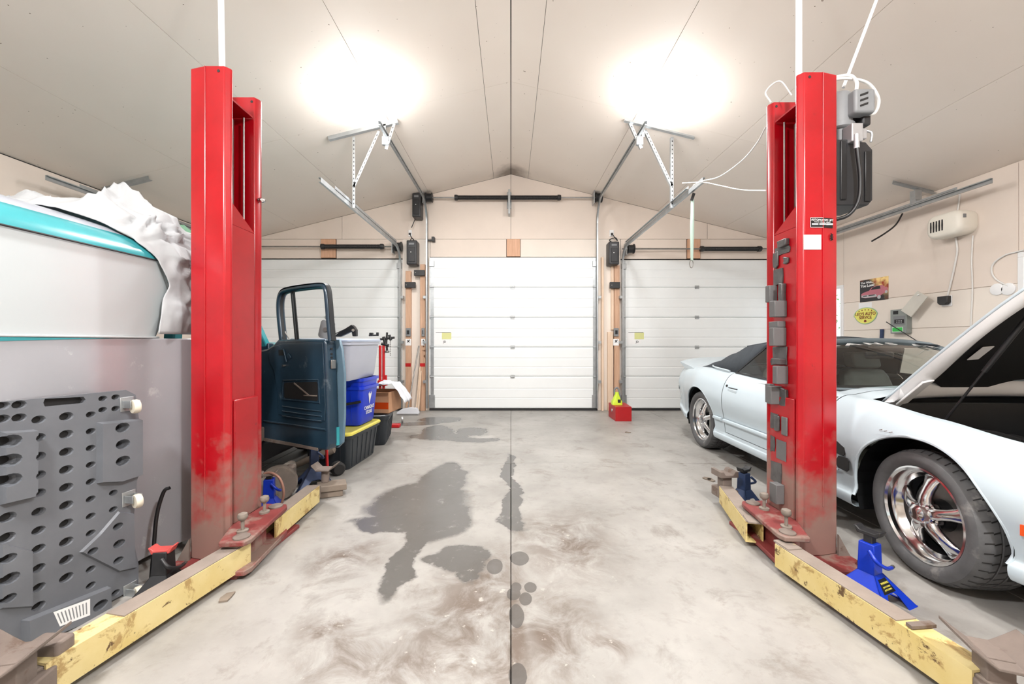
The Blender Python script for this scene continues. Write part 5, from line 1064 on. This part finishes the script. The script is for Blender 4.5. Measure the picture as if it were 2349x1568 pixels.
for k in range(9): m.ball(P(895.5,782+4*k,Y), .009, n=8)
obj('chain', m, K['steel'], rs, smooth=60)
# cardboard box, plastic bag, broom, sticks
cb = thing('cardboard_box', 'open brown cardboard box with orange stripe on the black tote', 'box', (-1.62,5.0,.372), math.radians(-6))
lo = lambda n_, mb, mm, par=cb, **k: obj(n_, mb, K[mm], par, local=True, **k)
bb = lo('box_body', MB().box(-.22,.17,-.2,.2,0,.005).box(-.22,.17,-.2,-.195,0,.25).box(-.22,.17,.195,.2,0,.25).box(-.22,-.215,-.2,.2,0,.25).box(.165,.17,-.2,.2,0,.25), 'board')
lo('printed_stripe', MB().box(-.22,.1705,-.2006,-.2002,.05,.13), 'amber', bb); lo('box_flap', MB().add([(-.22,-.2,.25),(.17,-.2,.25),(.22,-.29,.26),(-.26,-.29,.26)], [(0,1,2,3)]), 'board', bb)
def bagf(u, v):
    e = noise.noise(V((u*3,v*3,2)))*.05+abs(noise.noise(V((u*7,v*7,5))))*.04; f = max(0, u-.66)
    return V((-1.80+.54*u-.25*f*f, 4.86+.34*v+.05*noise.noise(V((u*4,v*4,9))), .66+.05*math.sin(u*3)+e-f*.55))
tag(obj('plastic_sheet', MB().grid(bagf, 26, 20), K['bag'], smooth=60), 'crumpled white plastic sheet over the cardboard box', 'plastic sheet').modifiers.new('t','SOLIDIFY').thickness = .003
br = thing('broom', 'white push broom standing on the floor against the wall by the left door post', 'broom', (-1.72,6.72,0))
hc = V((-1.73,6.72,.05))
obj('broom_head', MB().ring([[hc+V((x*sx, y, z)) for x in (0,) for sx, y, z in ((1,-.045,-.05),(1,.045,-.05),(1,.03,.03),(1,-.03,.03))] and [V((xx, 6.72+y, z)) for y, z in ((-.05,.02),(.05,.02),(.03,zt_),(-.03,zt_))] for xx, zt_ in ((-1.92,.05),(-1.84,.10),(-1.70,.13),(-1.58,.12),(-1.545,.05))]), K['bag'], br, bevel=.01, smooth=40)
obj('bristles', MB().box(-1.90,-1.56,6.69,6.75,0,.03), K['silver'], br); obj('broom_handle', MB().cyl((-1.74,6.74,.12), P(961,793,7.05), .012), K['steel'], br, smooth=40)
for k, (a, b, lab) in enumerate((((955,936),(964,840),'pale wooden stick leaning on the wall beside the broom'), ((960,935),(966,850),'second pale stick leaning against the wood post by the middle door'))):
    p0 = P(a[0], a[1], 6.95); p0.z = .009; tag(obj('wood_stick', MB().bar(p0, P(b[0], b[1], 7.1), .022, .016), K['woodl']), lab, 'stick')
tag(obj('caster_wheel', MB().lathe([(.01,-.012),(.045,-.012),(.048,0),(.045,.012),(.01,.012)], (-1.665,6.1,.049), (1,.3,0), 18), K['silver'], smooth=40), 'small round caster wheel on the floor by the plastic sheet', 'wheel')
# ------------------------------------------------------------------ right side: red box, strap, wall things
rb = thing('tool_box', 'red wooden tool box on the floor in front of the right door post', 'box', (1.76,6.35,0))
p0, p1 = G(1412,966), G(1449,966); z1 = .225
bx_ = obj('box_body', MB().prism([(p0.x,p0.y,0),(p1.x,p1.y,0),(p1.x+.02,p1.y+.44,0),(p0.x+.0,p0.y+.44,0)], (0,0,z1)), K['redbox'], rb, bevel=.004)
obj('knob', MB().cyl((p0.x-.012,p0.y+.2,.14),(p0.x,p0.y+.2,.14),.025), K['silver'], bx_, smooth=40)
gt = thing('cordless_tool', 'lime green power tool standing on the red tool box', 'tool', (1.70,6.4,z1)); c = V((1.70,6.4,z1))
obj('tool_body', MB().ring([[c+V((x,y,z)) for x, y in rrect(w_, d_, .02)] for z, w_, d_ in ((.001,.16,.13),(.06,.15,.12),(.09,.11,.10),(.15,.07,.08),(.2,.05,.06))]), K['lime'], gt, smooth=40)
obj('tool_handle', MB().tube([c+V((-.03,0,.16)), c+V((-.035,0,.24)), c+V((.01,0,.27)), c+V((.045,0,.2)), c+V((.05,0,.09))], .014), K['grey'], gt, smooth=60)
obj('battery_port', MB().box(c.x-.0,c.x+.05,c.y-.062,c.y-.055,c.z+.03,c.z+.09), K['lblack'], gt, bevel=.004)
hs_ = thing('strap', 'pale green strap with carabiner hanging from the end of the right door rail', 'strap', P(1586,610,4.4)); Y = 4.4
obj('webbing', MB().bar(P(1588,456,Y), P(1586,520,Y), .003, .028, up=(1,0,0)).bar(P(1586,520,Y), P(1587,598,Y), .003, .028, up=(1,0,0)), K['mint'], hs_)
obj('webbing', MB().bar(P(1590,456,Y+.01), P(1590,525,Y+.012), .003, .02, up=(1,0,0)).bar(P(1590,525,Y+.012), P(1588,598,Y+.01), .003, .02, up=(1,0,0)), K['mint'], hs_)
obj('hook', MB().bar(P(1592,443,Y), P(1586,460,Y), .01, .03), K['lblack'], hs_)
obj('carabiner', MB().tube([P(1586+4*math.cos(a), 605+9*math.sin(a), Y) for a in [2*math.pi*k/12 for k in range(12)]], .004, 6, 2, loop=True), K['steel'], hs_, smooth=60)
# things on the right wall
XW = XR-.012
ht = thing('wall_heater', 'white rounded fan heater unit high on the right wall', 'heater', (XW-.1, 4.42, 2.39))
def hring(x, q): return [(x, 4.43+y*q, 2.53+z*q) for y, z in rrect(.36,.27,.09,6)]
hb = obj('housing', MB().ring([hring(XW-.0005,.93), hring(XW-.08,1), hring(XW-.15,1), hring(XW-.19,.93), hring(XW-.205,.75)]), K['heater'], ht, smooth=50)
for k in range(5): obj('vent_slot', MB().ring([[(XW-.208,4.425+.03*k+y,2.53+z) for y, z in ((-.006,-.06),(.006,-.06),(.008,0),(.006,.06),(-.006,.06),(-.008,0))],[(XW-.2,4.425+.03*k+y,2.53+z) for y, z in ((-.006,-.06),(.006,-.06),(.008,0),(.006,.06),(-.006,.06),(-.008,0))]]), K['dark'], hb)
obj('badge', MB().box(XW-.17,XW-.14,4.247,4.251,2.56,2.6), K['grey'], hb)
wc = lambda nm, pts, r, m, lab: tag(obj(nm, MB().tube([RW(x, y, .012+r+.002) for x, y in pts], r), K[m], smooth=60), lab, 'cable')
wc('heater_cord', [(2202,445),(2199,470),(2196,490)], .008, 'wcable', 'short grey cable rising from the wall heater to the eave')
wc('heater_cord', [(2193,545),(2196,575),(2190,610),(2181,650),(2174,678)], .009, 'wcable', 'grey power cord hanging from the heater to the black plug')
wc('wall_cable', [(2232,540),(2229,600),(2231,660),(2228,735),(2226,800)], .007, 'wcable', 'thin cream cable stapled straight down the wall below the heater')
wc('wall_cable', [(2349,573),(2330,578),(2305,585),(2280,603),(2275,622),(2285,640),(2313,656)], .008, 'wcable', 'curved grey cable loop on the right wall near the near window')
tag(obj('rubber_cord', MB().tube([P(2070,490,4.7),P(2055,515,4.65),P(2030,535,4.6),P(2000,553,4.6)], .009), K['black'], smooth=60), 'short black cord dangling from the door rail on the right wall', 'cord')
po = RW(2172,690,.012); ou = thing('power_plug', 'black dryer plug in a white outlet on the right wall', 'outlet', (XW, po.y, po.z))
obj('cover_plate', MB().box(XW-.01,XW-.0005,po.y-.06,po.y+.05,po.z-.06,po.z+.06), K['white'], ou, bevel=.003)
obj('plug', MB().prism([(XW-.0105,po.y+y,po.z+z) for y, z in ((-.055,.055),(.055,.055),(.055,-.02),(.03,-.045),(-.03,-.045),(-.055,-.02))], (-.045,0,0)), K['lblack'], ou, bevel=.006)
# poster
A = RW(1976,690,.012); B = RW(2042,640,.012); y0, y1 = 5.70, 5.27; z0, z1 = 1.795, 2.105
ps = thing('poster', 'black car poster with orange flames and a pink classic car on the right wall', 'poster', (XW, 5.49, z0))
t_ = NT('poster_print'); sx = t_.n('SeparateXYZ', Vector=t_.co); yy, zz_ = sx.outputs[1], sx.outputs[2]
fl_ = t_.math('ADD', t_.rng(yy, .08, -.16), t_.rng(zz_, .05, .3)); nz = t_.noise(9, 5)
fm = t_.rng(t_.math('ADD', fl_, t_.math('MULTIPLY', nz, .8)), 1.35, 1.75)
fc = t_.mix(t_.rng(nz, .4, .62), lin((246,214,140)), lin((150,46,14)))
t_.set(Base_Color=t_.mix(fm, lin((40,38,40)), fc), Roughness=.45)
sheet = obj('poster_sheet', MB().box(XW-.002,XW-.0004,y1,y0,z0,z1), t_.m, ps)
PW = lambda u, v, d: V((XW-.002-d, y0+(y1-y0)*u, z0+(z1-z0)*v))      # u left->right, v up
cars = [('pink', .0004, [(.05,.22),(.05,.36),(.12,.42),(.34,.48),(.42,.60),(.56,.66),(.80,.66),(.88,.56),(.97,.54),(.99,.36),(.80,.26),(.72,.18),(.60,.16),(.2,.17)]),
        ('lblack', .0008, [(.40,.50),(.46,.60),(.58,.635),(.72,.63),(.74,.51)]), ('silver', .0008, [(.06,.22),(.06,.30),(.58,.29),(.62,.2),(.55,.17),(.2,.18)]), ('lblack', .0011, [(.12,.24),(.12,.28),(.26,.28),(.26,.24)]), ('lblack', .0011, [(.32,.24),(.32,.285),(.54,.285),(.54,.24)])]
for mm, d, pts in cars: obj('printed_car' if mm == 'pink' else 'printed_detail', MB().prism([PW(u, v, d) for u, v in pts], (-.0002,0,0)), K[mm], sheet)
for u, v, r in ((.69,.15,.026),(.93,.34,.02)): obj('printed_wheel', MB().cyl(PW(u,v,.0011), PW(u,v,.0014), r), K['silver'], sheet)
rot = (math.pi/2, 0, -math.pi/2); iv = WM[ps.name].inverted()
piece('lettering', TX['wish'], sheet, iv @ PW(.27,.86,.001), rot); piece('lettering', TX['lose'], sheet, iv @ PW(.28,.72,.001), rot)
a = RW(1970,708,.012); b = RW(2000,692,.012); tag(obj('paper_note', MB().box(XW-.0018,XW-.0004,b.y,a.y,a.z,b.z), K['white']), 'blank white paper note pinned under the car poster', 'paper')
# oval sign
sc_ = RW(1986,724,.012); sg = thing('oval_sign', 'yellow oval sign with red lettering and maple leaf under the car poster', 'sign', (XW, sc_.y, sc_.z))
ov = [(.19*math.cos(a)*(1 if math.sin(a) > 0 else .93-.12*abs(math.sin(a))), .118*math.sin(a)) for a in [2*math.pi*k/36 for k in range(36)]]
bs = obj('sign_board', MB().prism([(XW-.0019,sc_.y-y,sc_.z+z) for y, z in ov], (-.004,0,0)), K['signg'], sg)
obj('sign_face', MB().prism([(XW-.0061,sc_.y-y*.93,sc_.z+z*.92) for y, z in ov], (-.0008,0,0)), K['signy'], bs)
iv = WM[sg.name].inverted(); xs_ = XW-.0078
piece('lettering', TX['leo'], bs, iv @ V((xs_, sc_.y, sc_.z+.025)), rot); piece('lettering', TX['srv'], bs, iv @ V((xs_, sc_.y, sc_.z-.025)), rot)
for k in range(5):
    y = (k-2)*.05; zz = .084-.004*(k-2)**2; obj('star', MB().prism([(xs_, sc_.y-y-(.013 if j % 2 == 0 else .006)*math.sin(j*math.pi/5), sc_.z+zz+(.013 if j % 2 == 0 else .006)*math.cos(j*math.pi/5)) for j in range(10)], (-.0006,0,0)), K['maroon'], bs)
obj('maple_leaf', MB().prism([(xs_, sc_.y-y, sc_.z-.075+z) for y, z in ((0,.026),(.008,.012),(.018,.016),(.016,.004),(.026,0),(.012,-.012),(.003,-.012),(0,-.026),(-.003,-.012),(-.012,-.012),(-.026,0),(-.016,.004),(-.018,.016),(-.008,.012))], (-.0006,0,0)), K['maroon'], bs)
# grey control panel with swung-open cover
a = RW(2051,765,.012); b = RW(2098,707,.012); cpn = thing('control_panel', 'grey electrical control panel with green label and hanging cover on the right wall', 'control panel', (XW, (a.y+b.y)/2, a.z))
hb = obj('panel_box', MB().box(XW-.07,XW-.0005,b.y+.03,a.y-.02,a.z,b.z), K['panelg'], cpn, bevel=.006)
w_ = a.y-b.y-.05; yl = a.y-.02; h_ = b.z-a.z; xf = XW-.0702
fb = lambda nm, u0, u1, v0, v1, m, d=.003: obj(nm, MB().box(xf-d, xf, yl-w_*u1, yl-w_*u0, a.z+h_*v0, a.z+h_*v1), K[m], hb)
fb('recess_plate', .2,.92,.36,.72,'grey',.002); fb('display', .28,.86,.42,.58,'black',.004); fb('green_label', .12,.8,.06,.27,'label',.002); fb('green_label', .15,.77,.08,.25,'green',.003); fb('terminal', .2,.5,.8,.94,'black',.003)
for k in range(8): fb('key', .40+.1*(k%4), .45+.1*(k%4), .45+.06*(k//4), .48+.06*(k//4), 'silver', .005)
cpts = [RW(x, y, .10) for x, y in ((2106,667),(2130,680),(2092,727),(2068,712))]
cv = obj('swing_cover', MB().prism(cpts, (-.012,0,0)), K['cover'], cpn, bevel=.003); obj('cover_slot', MB().obox(RW(2108,676,.1125)+V((-.012,0,0)), (.001,0,0), (0,.012,-.003), (0,0,.006)), K['white'], cv)
wa = RW(2300,663,.012); so_ = thing('wall_socket_cover', 'pair of round white covers on the right wall above the raised hood', 'outlet', (XW, wa.y, wa.z))
for dy in (.04,-.05): obj('round_cover', MB().lathe([(.062,.0005),(.06,.012),(.05,.016)], (XW,wa.y+dy,wa.z-.0+dy*.1), (-1,0,0), 24), K['white'], so_, smooth=40)
sd = P(2023,765,6.0)
wp = RW(2023,760,.012); tag(obj('screwdriver', MB().tube([RW(2023,755,.03), RW(2023,765,.03), RW(2022,780,.03)], .022, 10).cyl(RW(2022,780,.03), RW(2022,810,.03), .006), K['navy'], smooth=60), 'dark blue handled tool hanging on the right wall behind the car', 'tool')
tag(obj('aerial_rod', MB().cyl(RW(2033,738,.14), RW(2120,792,.13), .005), K['lblack']), 'thin dark rod sticking up in front of the grey control panel', 'rod')
# bits on the floor
for i, (px, py) in enumerate(((1622,1098),(1632,1102),(1440,992),(520,1370))):
    c = G(px, py); r_ = random.Random(i); tag(obj('debris', MB().prism([c+V((.035*math.cos(a)*r_.uniform(.5,1.3),.05*math.sin(a)*r_.uniform(.5,1.2),.0005)) for a in [k*.9 for k in range(7)]], (0,0,.008)), K['ply']),
        ('grey scrap of debris left of the far right lift arm','small scrap lying next to the far right lift arm tip','tiny scrap on the floor in front of the right garage door','dark crumb on the floor beside the near left lift arm')[i], 'debris')
# ------------------------------------------------------------------ groups of look-alikes
GR = dict(jack_stand='jack stands on the floor', storage_tote='stacked storage totes', recycling_bin='nested blue bins', door_track='overhead door tracks', torsion_shaft='torsion shafts over the doors', door_opener='jackshaft door openers',
          cable_keeper='dark plates on the door posts', wall_button='door control buttons', ceiling_lamp='LED ceiling lamps', lift_post='posts of the car lift', wood_block='blocks at the lift arm', debris='scraps on the floor', conduit='white pipes above the lift',
          wood_stick='sticks leaning on the wall', wall_outlet='small wall outlets', heater_cord='cords of the wall heater', wall_cable='cables on the right wall', cable='white cables at the right lift post', hose='loose hoses')
for o in C.objects:
    if o.parent is None and 'label' in o.keys() and o.name.split('.')[0] in GR: o['group'] = GR[o.name.split('.')[0]]
